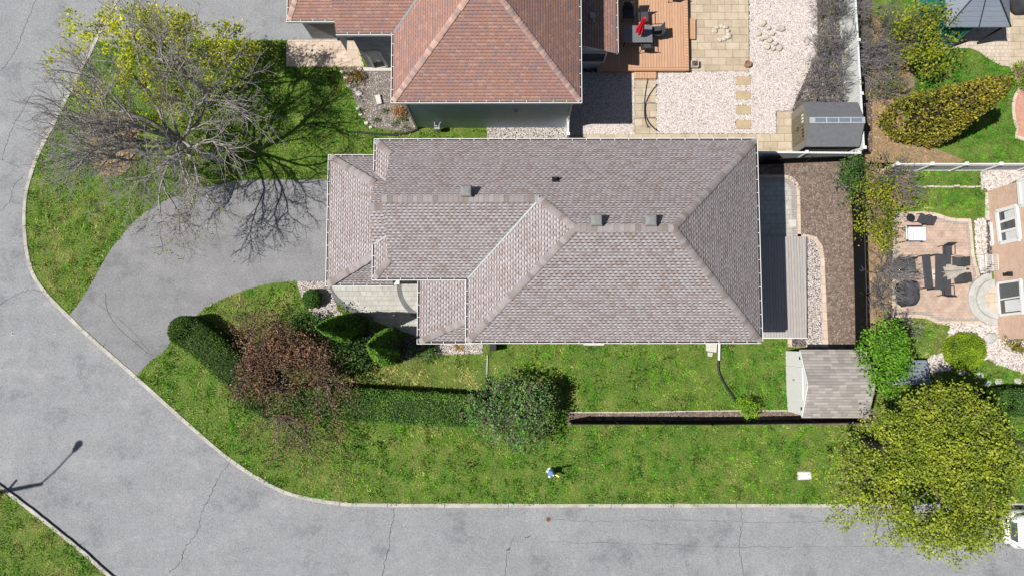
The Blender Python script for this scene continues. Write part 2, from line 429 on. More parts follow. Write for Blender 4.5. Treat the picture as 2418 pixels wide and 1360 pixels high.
def kerb(name, pxs, w, side):
    pts = PL(pxs, 0); b = MB(); prev = None
    ro = random.Random(5)
    for i, p in enumerate(pts):
        d = (pts[min(i + 1, len(pts) - 1)] - pts[max(i - 1, 0)]).normalized()
        nrm = Vector((-d.y, d.x, 0)) * side
        j = .012 * ro.uniform(-1, 1)
        q = [p + nrm * (.035 + j), p + nrm * (.035 + j) + Vector((0, 0, .035)), p - nrm * (w + j) + Vector((0, 0, .03)), p - nrm * (w + .04) + Vector((0, 0, ZR - .02))]
        q[0] = q[0] + Vector((0, 0, -.03))
        if prev:
            for k in range(3): b.face([prev[k], q[k], q[k + 1], prev[k + 1]] if side > 0 else [prev[k + 1], q[k + 1], q[k], prev[k]])
        prev = q
    acc = 0
    for p, q in zip(pts, pts[1:]):
        L = (q - p).length; d = (q - p) / max(L, 1e-6); acc += L
        if acc > 2.8 and abs(p.x) < 45:
            acc = 0; nrm = Vector((-d.y, d.x, 0)) * side
            b.face([p + nrm * .03 + Vector((0, 0, .041)), p + nrm * .03 + d * .02 + Vector((0, 0, .041)), p - nrm * (w + .01) + d * .02 + Vector((0, 0, .037)), p - nrm * (w + .01) + Vector((0, 0, .037))], 1)
    return tag(b.build(name, [M['kerb'], M['black']]), kind='structure')
kerb('kerb', kerb_px, .14, 1)
kerb('kerb_across_road', kerb2_px, .13, 1)
ZONES = []      # pixel polygons where no grass stands
def zone(name, px, m, z, s=0, skip=True):
    if s: px = smooth_px(px, s, True)
    if skip: ZONES.append(px)
    return sheet(name, px, z, m, .05)
zone('driveway', smooth_px([(163, 744), (186, 716), (216, 668), (246, 614), (284, 560), (330, 512), (390, 474), (460, 447), (540, 431), (600, 425)]) +
     [(850, 423), (850, 666), (770, 666)] + smooth_px([(700, 664), (640, 669), (570, 688), (505, 716), (455, 752), (408, 800), (386, 830), (355, 852), (322, 888)]), M['drive'], .008)
zone('neighbour_driveway', [(229, 97), (830, 95), (830, 60), (880, 60), (880, -700), (520, -700), (330, -90), (262, 30)], M['road'], .008)
zone('neighbour_path', [(676, 95), (840, 95), (860, 158), (676, 158)], M['paver_pink'], .012)
zone('front_gravel_bed', [(700, 664), (775, 664), (800, 735), (860, 768), (930, 792), (1000, 790), (1010, 800), (1141, 800), (1141, 836), (1030, 838), (980, 848), (900, 850), (850, 820), (800, 790), (760, 770), (735, 738), (712, 700)], M['gravel'], .008)
zone('walkway', [(770, 660), (1000, 660), (1000, 798), (930, 776), (880, 756), (840, 740), (808, 722), (786, 700), (776, 683)], M['paver_grey'], .016)
b = MB()
def arcband(b, c, r0, r1, a0, a1, z, n=18):
    for i in range(n):
        t0 = R(a0 + (a1 - a0) * i / n); t1 = R(a0 + (a1 - a0) * (i + 1) / n)
        b.face([(c.x + r * math.cos(t), c.y + r * math.sin(t), z) for r, t in ((r0, t0), (r1, t0), (r1, t1), (r0, t1))])
cc = P(1024, 672)
arcband(b, cc, 1.62, 1.86, 178, 262, .022)
tag(b.build('walkway_arc', M['paver_dark']), kind='structure')
b = MB()
edge = PL(smooth_px([(771, 672), (776, 686), (786, 702), (808, 724), (840, 742), (880, 758)]), .02)
for p, q in zip(edge, edge[1:]):
    d = (q - p).normalized(); n_ = Vector((-d.y, d.x, 0)) * .22
    b.face([p, q, q + n_, p + n_])
tag(b.build('walkway_border', M['paver_dark']), kind='structure')
zone('neighbour_garden_bed', [(806, 160), (860, 158), (960, 158), (992, 300), (965, 312), (915, 308), (878, 300), (850, 270), (838, 235), (822, 195)], M['soil'], .008, 0)
zone('side_gravel_strip', [(1150, 290), (1350, 290), (1350, 345), (1190, 345), (1150, 330)], M['gravel'], .006)
zone('mulch_ring', [(215, 290), (262, 262), (312, 282), (330, 330), (310, 392), (268, 418), (225, 400), (200, 345)], M['litter'], .008, 4)
M['soildark'] = mottled('dark_bed_soil', (.03, .025, .02), (.075, .06, .05), (.16, .13, .11), 3, 20, .6)
zone('back_gravel', [(1340, -400), (1930, -400), (1930, 360), (1340, 360)], M['gravel'], .006)
zone('fence_bed', [(1928, -400), (2060, -400), (2060, 360), (1866, 360), (1866, 282)] + smooth_px([(1874, 262), (1895, 212), (1918, 172), (1931, 130), (1932, 70), (1922, -10)]) + [(1925, -200)], M['soildark'], .012)
zone('stone_terrace', [(1600, -400), (1766, -400), (1768, 168), (1600, 168)], M['paver_tan'], .014)
zone('stone_path', [(1498, 160), (1550, 160), (1550, 317), (1834, 317), (1834, 264), (1872, 264), (1872, 362), (1338, 362), (1338, 318), (1498, 318)], M['paver_tan'], .014)
# rear yard of the main house
zone('rear_mulch', [(1700, 380), (2020, 380), (2022, 840), (1898, 840), (1898, 798), (1700, 798)], M['mulch'], .006)
def rnd_end(x0, y0, x1, y1, r):
    pts = [(x0, y1), (x0, y0)]
    for k in range(7):
        t = R(-90 + 15 * k); pts.append((x1 - r + r * math.cos(t), y0 + r + r * math.sin(t)))
    return pts + [(x1 + 3, y1)]
zone('rear_patio_border', rnd_end(1720, 413, 1889, 562, 38), M['paver_pink'], .012)
zone('rear_patio_band', rnd_end(1720, 419, 1881, 560, 34), M['patio_grey'], .016)
zone('rear_patio', rnd_end(1720, 430, 1868, 560, 26), M['paver_grey'], .02)
zone('rear_gravel_border', [(1860, 553), (1905, 553), (1928, 560), (1942, 580), (1947, 610), (1956, 819), (1860, 819)], M['paver_pink'], .012)
zone('rear_gravel_strip', [(1870, 562), (1903, 562), (1922, 568), (1931, 585), (1936, 615), (1942, 818), (1870, 818)], M['gravel'], .016)
zone('fence_side_bed', [(1340, 972), (1700, 970), (1990, 968), (2070, 968), (2070, 1003), (1340, 1003)], M['mulch'], .006)
b = MB(); a = PL([(1345, 973), (1500, 973), (1640, 970), (1750, 969), (1858, 969)], .02)
for p, q in zip(a, a[1:]): b.bar(p, q, .05, .05)
tag(b.build('bed_edging', M['concrete']), kind='structure')
zone('lilac_mulch', [(1226, 915), (1246, 908), (1272, 914), (1276, 928), (1258, 938), (1232, 934)], M['litter'], .008, 3)
# north-east garden
zone('back_litter', [(2038, 40), (2090, 60), (2140, 120), (2160, 200), (2130, 260), (2170, 330), (2230, 360), (2270, 384), (2038, 384)], M['litter'], .006, 3)
zone('cobble_terrace', [(2170, -400), (2900, -400), (2900, 160), (2392, 158), (2362, 155), (2335, 140), (2312, 122), (2290, 114), (2206, 116), (2190, 96), (2160, -10)], M['cobble'], .012)
zone('cobble_path', [(2386, -400), (2700, -400), (2700, 170), (2387, 160)], M['paver_tan'], .018)
zone('ring_border', smooth_px([(2392, 150), (2395, 180), (2405, 205), (2392, 232), (2391, 270), (2400, 305), (2425, 335), (2700, 340), (2700, 150), (2500, 148)], 3, True), M['paver_pink'], .02)
zone('red_gravel_bed', smooth_px([(2398, 158), (2401, 182), (2412, 204), (2399, 235), (2398, 270), (2406, 300), (2430, 328), (2690, 330), (2690, 158), (2500, 156)], 3, True), M['redmulch'], .026)
# garden of the brick house
zone('shrub_bed', [(2030, 385), (2150, 385), (2150, 470), (2110, 510), (2110, 760), (2120, 800), (2030, 830)], M['litter'], .006)
PAT = [(2106, 502), (2180, 500), (2208, 502), (2240, 513), (2262, 516), (2293, 517), (2298, 560), (2301, 600), (2314, 650), (2300, 690), (2306, 730), (2352, 748), (2352, 764), (2300, 766), (2262, 765), (2235, 768), (2210, 762), (2188, 752), (2160, 750), (2106, 752)]
zone('brick_patio', PAT, M['paver_pink'], .012)
cx_, cy_ = 2200, 632
zone('brick_patio_band', [(cx_ + (x - cx_) * .93, cy_ + (y - cy_) * .935) for x, y in PAT], M['patio_grey'], .016)
zone('brick_patio_field', [(cx_ + (x - cx_) * .865, cy_ + (y - cy_) * .88) for x, y in PAT], M['patio_brick'], .02)
zone('wall_gravel', [(2296, 520), (2330, 512), (2350, 512), (2352, 640), (2316, 652), (2304, 600), (2300, 560)], M['gravel'], .01)
zone('corner_gravel', [(2322, 398), (2700, 398), (2700, 460), (2330, 460), (2322, 440)], M['gravel'], .01)
zone('lower_gravel', [(2245, 762), (2360, 762), (2370, 796), (2700, 800), (2700, 895), (2418, 880), (2395, 872), (2355, 858), (2330, 846), (2290, 862), (2200, 880), (2186, 862), (2196, 842), (2226, 836), (2240, 800)], M['gravel'], .01)
b = MB(); ro = random.Random(3); x = 2126
while x < 2320:
    w = ro.uniform(12, 20); p = P(x + w / 2, 441 + ro.uniform(-1.5, 1.5), .03); b.box(p, (w / 50, .09, .08), ro.uniform(-.1, .1)); x += w + 1
tag(b.build('stone_edging', M['stone']), kind='structure')
b = MB()
p = P(2352, 450, .02); b.box(P(2318, 428, .03), (.08, .9, .06))
b.prism([tuple(q)[:2] for q in PL([(2350, 752), (2362, 752), (2366, 800), (2352, 800)])], 0, .025)
b.prism([tuple(q)[:2] for q in PL([(2326, 455), (2336, 455), (2342, 520), (2326, 520)])], 0, .025)
tag(b.build('wall_footing', M['concrete']), kind='structure')
# asphalt cracks and stains
b = MB(); rc = random.Random(8)
def crack(pts, w=.03):
    a = PL(smooth_px(pts, 10), ZR + .004)
    q = []
    for i, p in enumerate(a):
        d = (a[min(i + 1, len(a) - 1)] - a[max(i - 1, 0)]).normalized(); n_ = Vector((-d.y, d.x, 0))
        ww = w * rc.uniform(.35, 1.3); o = n_ * rc.uniform(-.05, .05)
        q.append((p + o - n_ * ww / 2, p + o + n_ * ww / 2))
    for (a0, a1), (b0, b1) in zip(q, q[1:]): b.face([a0, b0, b1, a1])
crack([(546, 1090), (520, 1120), (498, 1165), (478, 1205), (466, 1255), (440, 1290), (424, 1330), (400, 1350)])
crack([(930, 1196), (928, 1225), (921, 1255), (919, 1290), (908, 1325), (902, 1372)])
crack([(1215, 1265), (1205, 1290), (1195, 1320), (1192, 1372)], .02)
crack([(1750, 1196), (1752, 1240), (1746, 1290), (1752, 1330), (1756, 1372)], .022)
crack([(-60, 205), (0, 170), (22, 142), (45, 105), (60, 60), (90, -10)], .022)
crack([(85, 205), (60, 250), (35, 290), (18, 330), (5, 380)], .022)
crack([(-20, 365), (20, 385), (48, 395)], .018); crack([(-20, 730), (30, 700), (70, 685), (100, 690)], .02)
crack([(-30, 520), (20, 480), (34, 440), (60, 410)], .018)
crack([(1300, 1278), (1500, 1284), (1760, 1290), (2000, 1290), (2300, 1288)], .014)
crack([(1290, 1222), (1400, 1230), (1600, 1226), (1800, 1232), (2000, 1228)], .012)
crack([(1240, 1270), (1252, 1262)], .05); crack([(1196, 1300), (1204, 1292)], .06)
tag(b.build('road_cracks', plain('road_crack', (.05, .05, .052), .9)), kind='structure')  # dark tone of the open cracks themselves
b = MB()
def drivecrack(pts, w=.035):
    a = PL(smooth_px(pts, 8), .0125)
    for p, q in zip(a, a[1:]):
        d = (q - p).normalized(); n_ = Vector((-d.y, d.x, 0)) * w * rc.uniform(.4, 1)
        b.face([p, q, q + n_, p + n_])
drivecrack([(248, 690), (252, 730), (276, 770), (320, 810), (350, 835)])
drivecrack([(232, 720), (300, 770), (352, 828)], .02)
tag(b.build('driveway_cracks', plain('drive_crack', (.07, .068, .066), .9)), kind='structure')
# dirt and old leaves lying along the gutter of the kerb
b = MB(); rk = random.Random(4)
kk = PL(kerb_px, ZR + .006); k2 = PL(kerb2_px, ZR + .006)
for line, sgn in ((kk, -1), (k2, -1)):
    for p, q in zip(line, line[1:]):
        d = q - p; L = d.length
        if L > 30 or L < 1e-3: continue
        d = d / L; nn = Vector((-d.y, d.x, 0)) * sgn
        for i in range(int(L * 9)):
            if rk.random() < .45: continue
            c = p + d * rk.uniform(0, L) + nn * (.2 + abs(rk.gauss(0, .12)))
            r = rk.uniform(.012, .04); a = rk.uniform(0, 6)
            b.face([c + Vector((math.cos(a + t) * r * rk.uniform(.5, 1.3), math.sin(a + t) * r * rk.uniform(.5, 1.3), rk.uniform(0, .006))) for t in (0, 1.6, 3.1, 4.7)])
tag(b.build('kerb_litter', islandm('gutter_debris', [(.1, .07, .05), (.2, .12, .09), (.3, .2, .15), (.12, .1, .06), (.25, .22, .17)])), kind='stuff')

# ------------------------------------------------------------ grass blades, dandelions, pebbles (numpy)
rs = np.random.RandomState(11)
LAT = rs.rand(256, 256)
def vnoise(x, y, s):
    x = x * s + 100.3; y = y * s + 57.7
    xi = np.floor(x).astype(int); yi = np.floor(y).astype(int); fx = x - xi; fy = y - yi
    fx = fx * fx * (3 - 2 * fx); fy = fy * fy * (3 - 2 * fy)
    g = lambda a, b: LAT[a % 256, b % 256]
    return (g(xi, yi) * (1 - fx) + g(xi + 1, yi) * fx) * (1 - fy) + (g(xi, yi + 1) * (1 - fx) + g(xi + 1, yi + 1) * fx) * fy
def inpoly(x, y, poly):
    c = np.zeros(len(x), bool); n = len(poly)
    for i in range(n):
        x1, y1 = poly[i]; x2, y2 = poly[i - 1]
        if y1 == y2: continue
        m = (y1 > y) != (y2 > y)
        c ^= m & (x < (x2 - x1) * (y - y1) / (y2 - y1) + x1)
    return c
CRn = np.array(CR)
def proj(x, y, z=0):
    "world -> photo pixel"
    v = np.stack([x, y, np.full_like(x, z) - CH], 1) @ CRn
    return 1209 + FPX * v[:, 0] / -v[:, 2], 680 - FPX * v[:, 1] / -v[:, 2]
def scatter(n, box, polys, exclude, seed):
    r = np.random.RandomState(seed)
    x = r.uniform(box[0], box[2], n); y = r.uniform(box[1], box[3], n)
    px, py = proj(x, y)
    k = np.zeros(n, bool)
    for p in polys: k |= inpoly(px, py, p)
    for p in exclude: k &= ~inpoly(px, py, p)
    return x[k], y[k], px[k], py[k]
HOUSES = [[(810, 405), (1700, 400), (1706, 805), (1120, 805), (1120, 800), (1010, 800), (1010, 690), (812, 690)], [(968, -400), (1350, -400), (1345, 312), (984, 305)],
          [(2330, 452), (2358, 800), (3000, 800), (3000, 452)], [(1870, 835), (2000, 835), (2000, 968), (1870, 968)], [(700, -400), (960, -400), (960, 120), (700, 90)]]
x, y, px, py = scatter(640000, (-28, -14.5, 27, 19), [lawn_px, lawn2_px], ZONES + HOUSES, 1)
def gauss(px, py, cx, cy, rx, ry): return np.exp(-((px - cx) / rx) ** 2 - ((py - cy) / ry) ** 2)
ct = lambda v, k: np.clip((v - .5) * k + .5, 0, 1)
yel = .2 * ct(vnoise(x, y, .35), 1.5) + .34 * ct(vnoise(x, y, 1.3), 1.4) + .22 * ct(vnoise(x + 9, y, 3.6), 1.8) + .24 * rs.rand(len(x))
yel += .46 * gauss(px, py, 1000, 888, 165, 55) - .25 * gauss(px, py, 1400, 1080, 330, 110) + .14 * gauss(px, py, 1000, 1040, 330, 70) - .1 * gauss(px, py, 1500, 880, 250, 90)
yel += .12 * gauss(px, py, 130, 560, 120, 200) + .16 * gauss(px, py, 560, 750, 110, 60) + .12 * gauss(px, py, 1950, 1080, 120, 100) - .2 * gauss(px, py, 760, 260, 130, 130)
yel += .06 * gauss(px, py, 80, 1300, 200, 150) + .25 * gauss(px, py, 2235, 830, 45, 40) - .42 * gauss(px, py, 2300, 260, 170, 160) - .2 * gauss(px, py, 2250, 455, 120, 60)
yel = np.clip((yel - .265) / .58, 0, 1)[:, None]
gr = np.array([.042, .19, .011]); md = np.array([.14, .3, .02]); st = np.array([.4, .36, .14])
col = np.where(yel < .5, gr + (md - gr) * yel * 2, md + (st - md) * (yel - .5) * 2)
brt = (.36 + .6 * rs.rand(len(x)) + 1.0 * ct(vnoise(x + 31, y + 5, 4.5), 1.7))[:, None] * (1 - .62 * (vnoise(x + 70, y, 1.9) > .86))[:, None]; col = col * brt
nt = len(x); 
h = rs.uniform(.03, .085, nt) * (.7 + 1.3 * ct(vnoise(x + 12, y + 44, 2.6), 2.2)); a = rs.uniform(0, 6.283, nt); w = rs.uniform(.012, .032, nt)
lean = rs.uniform(.5, 1.5, nt) * h
tall = rs.uniform(-.0, 6.28, nt)
V = np.zeros((nt, 3, 3))
V[:, 0] = np.stack([x - np.cos(a) * w, y - np.sin(a) * w, np.full(nt, -.005)], 1)
V[:, 1] = np.stack([x + np.cos(a) * w, y + np.sin(a) * w, np.full(nt, -.005)], 1)
V[:, 2] = np.stack([x + np.cos(tall) * lean, y + np.sin(tall) * lean, h], 1)
t = NT('grass_blades'); at = t.n('Attribute', attribute_name='tint')
bs = t.n('BsdfPrincipled'); t.put(bs.inputs[0], at.outputs[0]); bs.inputs['Roughness'].default_value = .6; bs.inputs['Specular IOR Level'].default_value = .2
tr = t.n('BsdfTranslucent'); t.put(tr.inputs[0], at.outputs[0]); mx = t.n('MixShader'); mx.inputs[0].default_value = .3
t.t.links.new(bs.outputs[0], mx.inputs[1]); t.t.links.new(tr.outputs[0], mx.inputs[2]); t.t.links.new(mx.outputs[0], t.out.inputs[0])
M['blades'] = t.m
tag(mesh_np('grass', V.reshape(-1, 3), np.arange(nt * 3).reshape(-1, 3), M['blades'], col=np.repeat(col, 3, 0)), kind='stuff')
# dandelions and daisies
x, y, px, py = scatter(5000, (-28, -14.5, 27, 9), [lawn_px, lawn2_px], ZONES + HOUSES, 2)
k = (vnoise(x, y, .5) + .5 * gauss(px, py, 560, 900, 260, 130)) > .62; x = x[k]; y = y[k]; n = len(x)
r_ = rs.uniform(.012, .024, n); an = rs.uniform(0, 6, n)
V = np.zeros((n, 4, 3)); zz = rs.uniform(.05, .09, n)
for i in range(4): V[:, i] = np.stack([x + np.cos(an + i * 1.57) * r_, y + np.sin(an + i * 1.57) * r_, zz + rs.uniform(-.01, .01, n)], 1)
tag(mesh_np('dandelions', V.reshape(-1, 3), np.arange(n * 4).reshape(-1, 4), islandm('dandelion_yellow', [(.6, .5, .04), (.7, .6, .1), (.6, .45, .02), (.65, .65, .4), (.6, .55, .06)])), kind='stuff')
# loose pebbles on the gravel
GRAV = [[(1345, 172), (1497, 172), (1497, 318), (1345, 318)], [(1551, 170), (1866, 170), (1866, 262), (1832, 262), (1832, 316), (1551, 316)],
        [(1770, -20), (1928, -20), (1930, 120), (1890, 210), (1868, 262), (1770, 262)]]
G2 = [[(1150, 300), (1335, 300), (1335, 332), (1150, 332)], [(700, 664), (772, 664), (800, 735), (860, 768), (850, 820), (800, 790), (760, 770), (735, 738), (712, 700)], [(1010, 806), (1139, 806), (1139, 834), (1010, 838)],
      [(1903, 562), (1922, 568), (1931, 585), (1936, 615), (1942, 818), (1903, 818)]]
G3 = [[(2245, 766), (2350, 766), (2372, 800), (2418, 805), (2418, 880), (2395, 872), (2355, 858), (2330, 846), (2290, 862), (2200, 880), (2186, 862), (2196, 842), (2226, 836), (2240, 800)],
      [(2302, 520), (2326, 516), (2330, 640), (2316, 646), (2306, 600)], [(2322, 400), (2418, 400), (2418, 418), (2335, 452), (2322, 440)]]
STN = [[(1737, y_ - 11), (1773, y_ - 11), (1773, y_ + 11), (1737, y_ + 11)] for y_ in (192, 226, 261, 295)]
def pebbles(name, polys, excl, n, r0, r1, m, seed, box=(-28, -14.5, 27, 19)):
    x, y, px, py = scatter(n, box, polys, excl, seed); k = len(x); r = np.random.RandomState(seed)
    rr = r.uniform(r0, r1, k); an = r.uniform(0, 6.28, k); el = r.uniform(.55, 1, k)
    base = np.array([[1, 0, 0], [0, 1, 0], [-1, 0, 0], [0, -1, 0], [0, 0, .55], [0, 0, -.3]])
    F = np.array([[0, 1, 4], [1, 2, 4], [2, 3, 4], [3, 0, 4]])
    V = base[None] * rr[:, None, None]; V = V * (1 + r.uniform(-.25, .25, (k, 6, 1))); V[:, :, 1] *= el[:, None]
    cx, sx_ = np.cos(an)[:, None], np.sin(an)[:, None]
    X = V[:, :, 0] * cx - V[:, :, 1] * sx_ + x[:, None]; Y = V[:, :, 0] * sx_ + V[:, :, 1] * cx + y[:, None]
    Z = V[:, :, 2] + .022
    Vv = np.stack([X, Y, Z], 2)
    Fv = (F[None] + (np.arange(k) * 6)[:, None, None]).reshape(-1, 3)
    return tag(mesh_np(name, Vv.reshape(-1, 3), Fv, m), kind='stuff')
pebbles('gravel_pebbles', GRAV, STN, 230000, .024, .055, M['pebble'], 5, (2, 8, 16, 19))
pebbles('bed_pebbles', G2, [], 330000, .018, .035, M['pebble'], 6, (-12, -2, 16, 11))
pebbles('garden_pebbles', G3, [], 60000, .05, .11, M['pebble'], 7, (20, -4, 27, 9))
MUL = [[(1843, 390), (2004, 390), (2008, 822), (1958, 818), (1948, 610), (1935, 560), (1893, 556), (1888, 450), (1860, 416)], [(1345, 974), (1858, 971), (1858, 990), (1345, 990)]]
mm = islandm('mulch_chips', [(.08, .055, .04), (.15, .11, .085), (.26, .2, .165), (.12, .085, .065), (.05, .035, .028), (.19, .14, .105), (.1, .085, .05)])
pebbles('mulch_chips', MUL, [], 36000, .02, .055, mm, 8, (4, -6, 17, 9))
SO = [[(810, 165), (925, 165), (985, 298), (960, 310), (915, 306), (878, 298), (850, 268), (838, 235), (822, 195)], [(1935, 60), (1995, 0), (1995, 235), (1890, 235), (1905, 200)]]
pebbles('soil_clods', SO, [], 120000, .015, .05, islandm('soil_bits', [(.08, .065, .055), (.18, .15, .13), (.28, .25, .23), (.12, .1, .09), (.36, .32, .29), (.1, .09, .05)]), 9, (-10, 8, 17, 18))
LI = [[(215, 290), (262, 262), (312, 282), (330, 330), (310, 392), (268, 418), (225, 400), (200, 345)], [(2050, 180), (2160, 200), (2130, 260), (2170, 330), (2230, 370), (2050, 375)], [(2038, 390), (2108, 390), (2108, 760), (2050, 800)]]
pebbles('leaf_scatter', LI, [], 140000, .02, .06, islandm('old_leaves', [(.16, .1, .04), (.32, .22, .08), (.4, .24, .14), (.1, .07, .04), (.22, .2, .06), (.3, .16, .1)]), 10)
# ------------------------------------------------------------ buildings
SL = .716
def up(p, z): return Vector((p.x, p.y, z))
def XY(x, y, z): return Vector((x, y, z))
rg = random.Random(21)
def ridge_caps(b, p, q, w=.17, step=.2, drop=.35, lift=.025):
    "overlapping cap shingles from p to q, folded over the ridge"
    p = Vector(p); q = Vector(q); d = q - p; L = d.length; d.normalize()
    s = d.cross(Vector((0, 0, 1))).normalized(); u = s.cross(d)
    n = max(1, int(L / step))
    for i in range(n):
        a = p + d * (L * i / n); c = p + d * (L * (i + 1.15) / n)
        j = rg.uniform(-.008, .008)
        la = u * (lift + .012); lc = u * (lift)
        for sg in (-1, 1):
            ea = a + s * sg * (w + j) - u * drop * w + la; ec = c + s * sg * (w + j) - u * drop * w + lc
            f = [a + la, c + lc, ec, ea]
            if sg < 0: f.reverse()
            i0 = len(b.v)
            if sg == -1:
                b.face(f); m0 = i0
            else:
                b.face(f)
    return b
def caps_mesh(name, runs, m, parent, w=.17, step=.2, drop=.35):
    V = []; F = []
    for p, q in runs:
        p = Vector(p); q = Vector(q); d = q - p; L = d.length; d.normalize()
        s = d.cross(Vector((0, 0, 1))).normalized(); u = s.cross(d)
        if u.z < 0: u = -u
        n = max(1, int(L / step))
        for i in range(n):
            a = p + d * (L * i / n); c = p + d * (L * (i + 1.12) / n); ww = w + rg.uniform(-.01, .01)
            i0 = len(V)
            for pt, li in ((a, .04), (c, .028)):
                V += [pt - s * ww - u * (drop * ww) + u * li, pt + u * li, pt + s * ww - u * (drop * ww) + u * li]
            F += [(i0, i0 + 1, i0 + 4, i0 + 3), (i0 + 1, i0 + 2, i0 + 5, i0 + 4)]
        o = mesh_np(name, [tuple(v) for v in V], F, m, parent)
        V = []; F = []
    return o
def gutter(name, pts, parent, ticks=.62, w=.065, closed=False):
    "white eaves gutter with a dark trough and white hangers; pts run with the roof on the left"
    b = MB(); pts = [Vector(p) for p in pts]
    n = len(pts) - (0 if closed else 1)
    def off(i, dist):
        p = pts[i]; ds = []
        if i > 0 or closed: ds.append((p - pts[i - 1]).normalized())
        if i < len(pts) - 1 or closed: ds.append((pts[(i + 1) % len(pts)] - p).normalized())
        ns = [Vector((d.y, -d.x, 0)) for d in ds]
        if len(ns) == 1: return p + ns[0] * dist
        m = (ns[0] + ns[1]); k = m.length
        if k < 1e-3: return p + ns[0] * dist
        m.normalize(); return p + m * dist / max(.3, m.dot(ns[0]))
    D = Vector((0, 0, 1))
    for i in range(n):
        j = (i + 1) % len(pts)
        a0, b0 = off(i, .0), off(j, .0); a1, b1 = off(i, w), off(j, w); a2, b2 = off(i, w + .028), off(j, w + .028)
        b.face([a0 - D * .04, b0 - D * .04, b1 - D * .04, a1 - D * .04][::-1], 1)
        b.face([a1 - D * .04, b1 - D * .04, b1 + D * .0, a1 + D * .0][::-1], 1)
        b.face([a1, b1, b2, a2][::-1], 0)
        b.face([a2, b2, b2 - D * .16, a2 - D * .16][::-1], 0)
        b.face([a2 - D * .16, b2 - D * .16, b0 - D * .16, a0 - D * .16][::-1], 0)
        d = b0 - a0; L = d.length; k = int(L / ticks)
        for q in range(1, k + 1):
            c = a0 + d * (q / (k + 1)); o_ = (a1 - a0).normalized() if (a1 - a0).length > 0 else D
            dn = d.normalized(); nn = Vector((dn.y, -dn.x, 0))
            b.bar(c + nn * -.02 - D * .0, c + nn * (w + .02), .022, .02, 0)
    return b.build(name, [M['white'], M['gutter_in']], parent)
def walls(b, plan, z0, z1, mi=0):
    ar = sum(plan[i].x * plan[i - 1].y - plan[i - 1].x * plan[i].y for i in range(len(plan)))
    if ar > 0: plan = plan[::-1]
    for i in range(len(plan)):
        j = (i + 1) % len(plan)
        b.face([up(plan[i], z0), up(plan[j], z0), up(plan[j], z1), up(plan[i], z1)], mi)
    return b
def window(parent, A, Bp, x0, x1, z0, z1, mull=1, name='window', hide=False):
    "a framed window on the wall from A to Bp, x along the wall in metres; outward is to the right of A->B"
    d = (Bp - A); d.z = 0; d.normalize(); n = Vector((d.y, -d.x, 0)); rz = math.atan2(d.y, d.x)
    c = up(A, 0) + d * (x0 + x1) / 2; w = x1 - x0; h = z1 - z0
    b = MB(); t = .07
    for s in (-1, 1): b.box(c + d * s * (w / 2 - t / 2) + n * .03 + Vector((0, 0, (z0 + z1) / 2)), (t, .08, h), rz)
    for zz in (z0 + t / 2, z1 - t / 2): b.box(c + n * .03 + Vector((0, 0, zz)), (w - 2 * t, .08, t), rz)
    for i in range(mull): b.box(c + d * (w * ((i + 1) / (mull + 1) - .5)) + n * .03 + Vector((0, 0, (z0 + z1) / 2)), (.05, .06, h - 2 * t), rz)
    f = b.build(name, M['white'], parent)
    g = MB().box(c + n * .012 + Vector((0, 0, (z0 + z1) / 2)), (w - .08, .02, h - .08), rz).build('pane', M['glass'], f)
    return f

# ---- main house
E = 4.8
tl, tr_, br, bl = P(889, 331, E), P(1785, 333, E), P(1796, 806, E), P(1104, 806, E)
yN = (tl.y + tr_.y) / 2; yS = (br.y + bl.y) / 2; xE = (tr_.x + br.x) / 2; xW = P(885, 500, E).x; xM = P(1104, 730, E).x; yW = P(1000, 657, E).y
ym = (yN + yS) / 2; run = (yN - yS) / 2; zr = E + SL * run
yw = (yN + yW) / 2; runw = (yN - yW) / 2; zw = E + SL * runw
base = XY(xM, yS, 0)
house = thing('house', 'large house in the middle under a sprawling grey shingled hip roof with three box vents', 'house', base)
OV = .38
plan = [XY(xW + .7, yN - OV, 0), XY(xE - OV, yN - OV, 0), XY(xE - OV, yS + OV, 0), XY(xM + OV, yS + OV, 0), XY(xM + OV, yW + OV, 0), XY(xW + .7, yW + OV, 0)]
b = MB(); walls(b, plan, 0, E - .1)
b.build('wall', M['siding_w'], house)
# wing gable stands at xg; the short returns lie west of it
xg = P(918, 430, 5.6).x
RE = XY(xE - run, ym, zr); RWm = XY(xM + run, ym, zr)          # main ridge ends
JN = XY(xM + runw, yw, zw)                                      # ridge, hip and valley meet
WR = XY(xg, yw, zw)
rh = xg - xW                                                    # run of the return's hip
b = MB()
zh = E + SL * rh
c1 = XY(xg, yN - rh, zh)
b.face([XY(xW, yN, E), c1, WR, JN, RWm, RE, XY(xE, yN, E)][::-1])                                   # north slope
b.face([XY(xE, yS, E), XY(xE, yN, E), RE])                                                          # east slope
b.face([XY(xM, yS, E), XY(xE, yS, E), RE, RWm])                                                     # south slope
b.face([XY(xM, yS, E), RWm, JN, XY(xM, yW, E)])                                                     # west slope of the main block
c2 = XY(xg, yW + rh, zh)
b.face([XY(xW, yW, E), XY(xM, yW, E), JN, WR, c2])                                                  # south slope of the wing
b.face([XY(xW, yN, E), XY(xW, P(886, 412, E).y, E), XY(xg, P(914, 432, zh).y, zh), c1])             # returns
b.face([XY(xW, P(885, 576, E).y, E), XY(xW, yW, E), c2, XY(xg, P(914, 552, zh).y, zh)])
b.face([c1, XY(xg, yN - rh, zh - .5), XY(xg, yW + rh, zh - .5), c2, WR][::-1], 0)                   # gable wall
so = [XY(xg, yN, E - .03), XY(xE, yN, E - .03), XY(xE, yS, E - .03), XY(xM, yS, E - .03), XY(xM, yW, E - .03), XY(xg, yW, E - .03)]
b.face(so, 2)
roof = b.build('roof', [M['roof_grey'], M['siding_w'], M['white']], house)
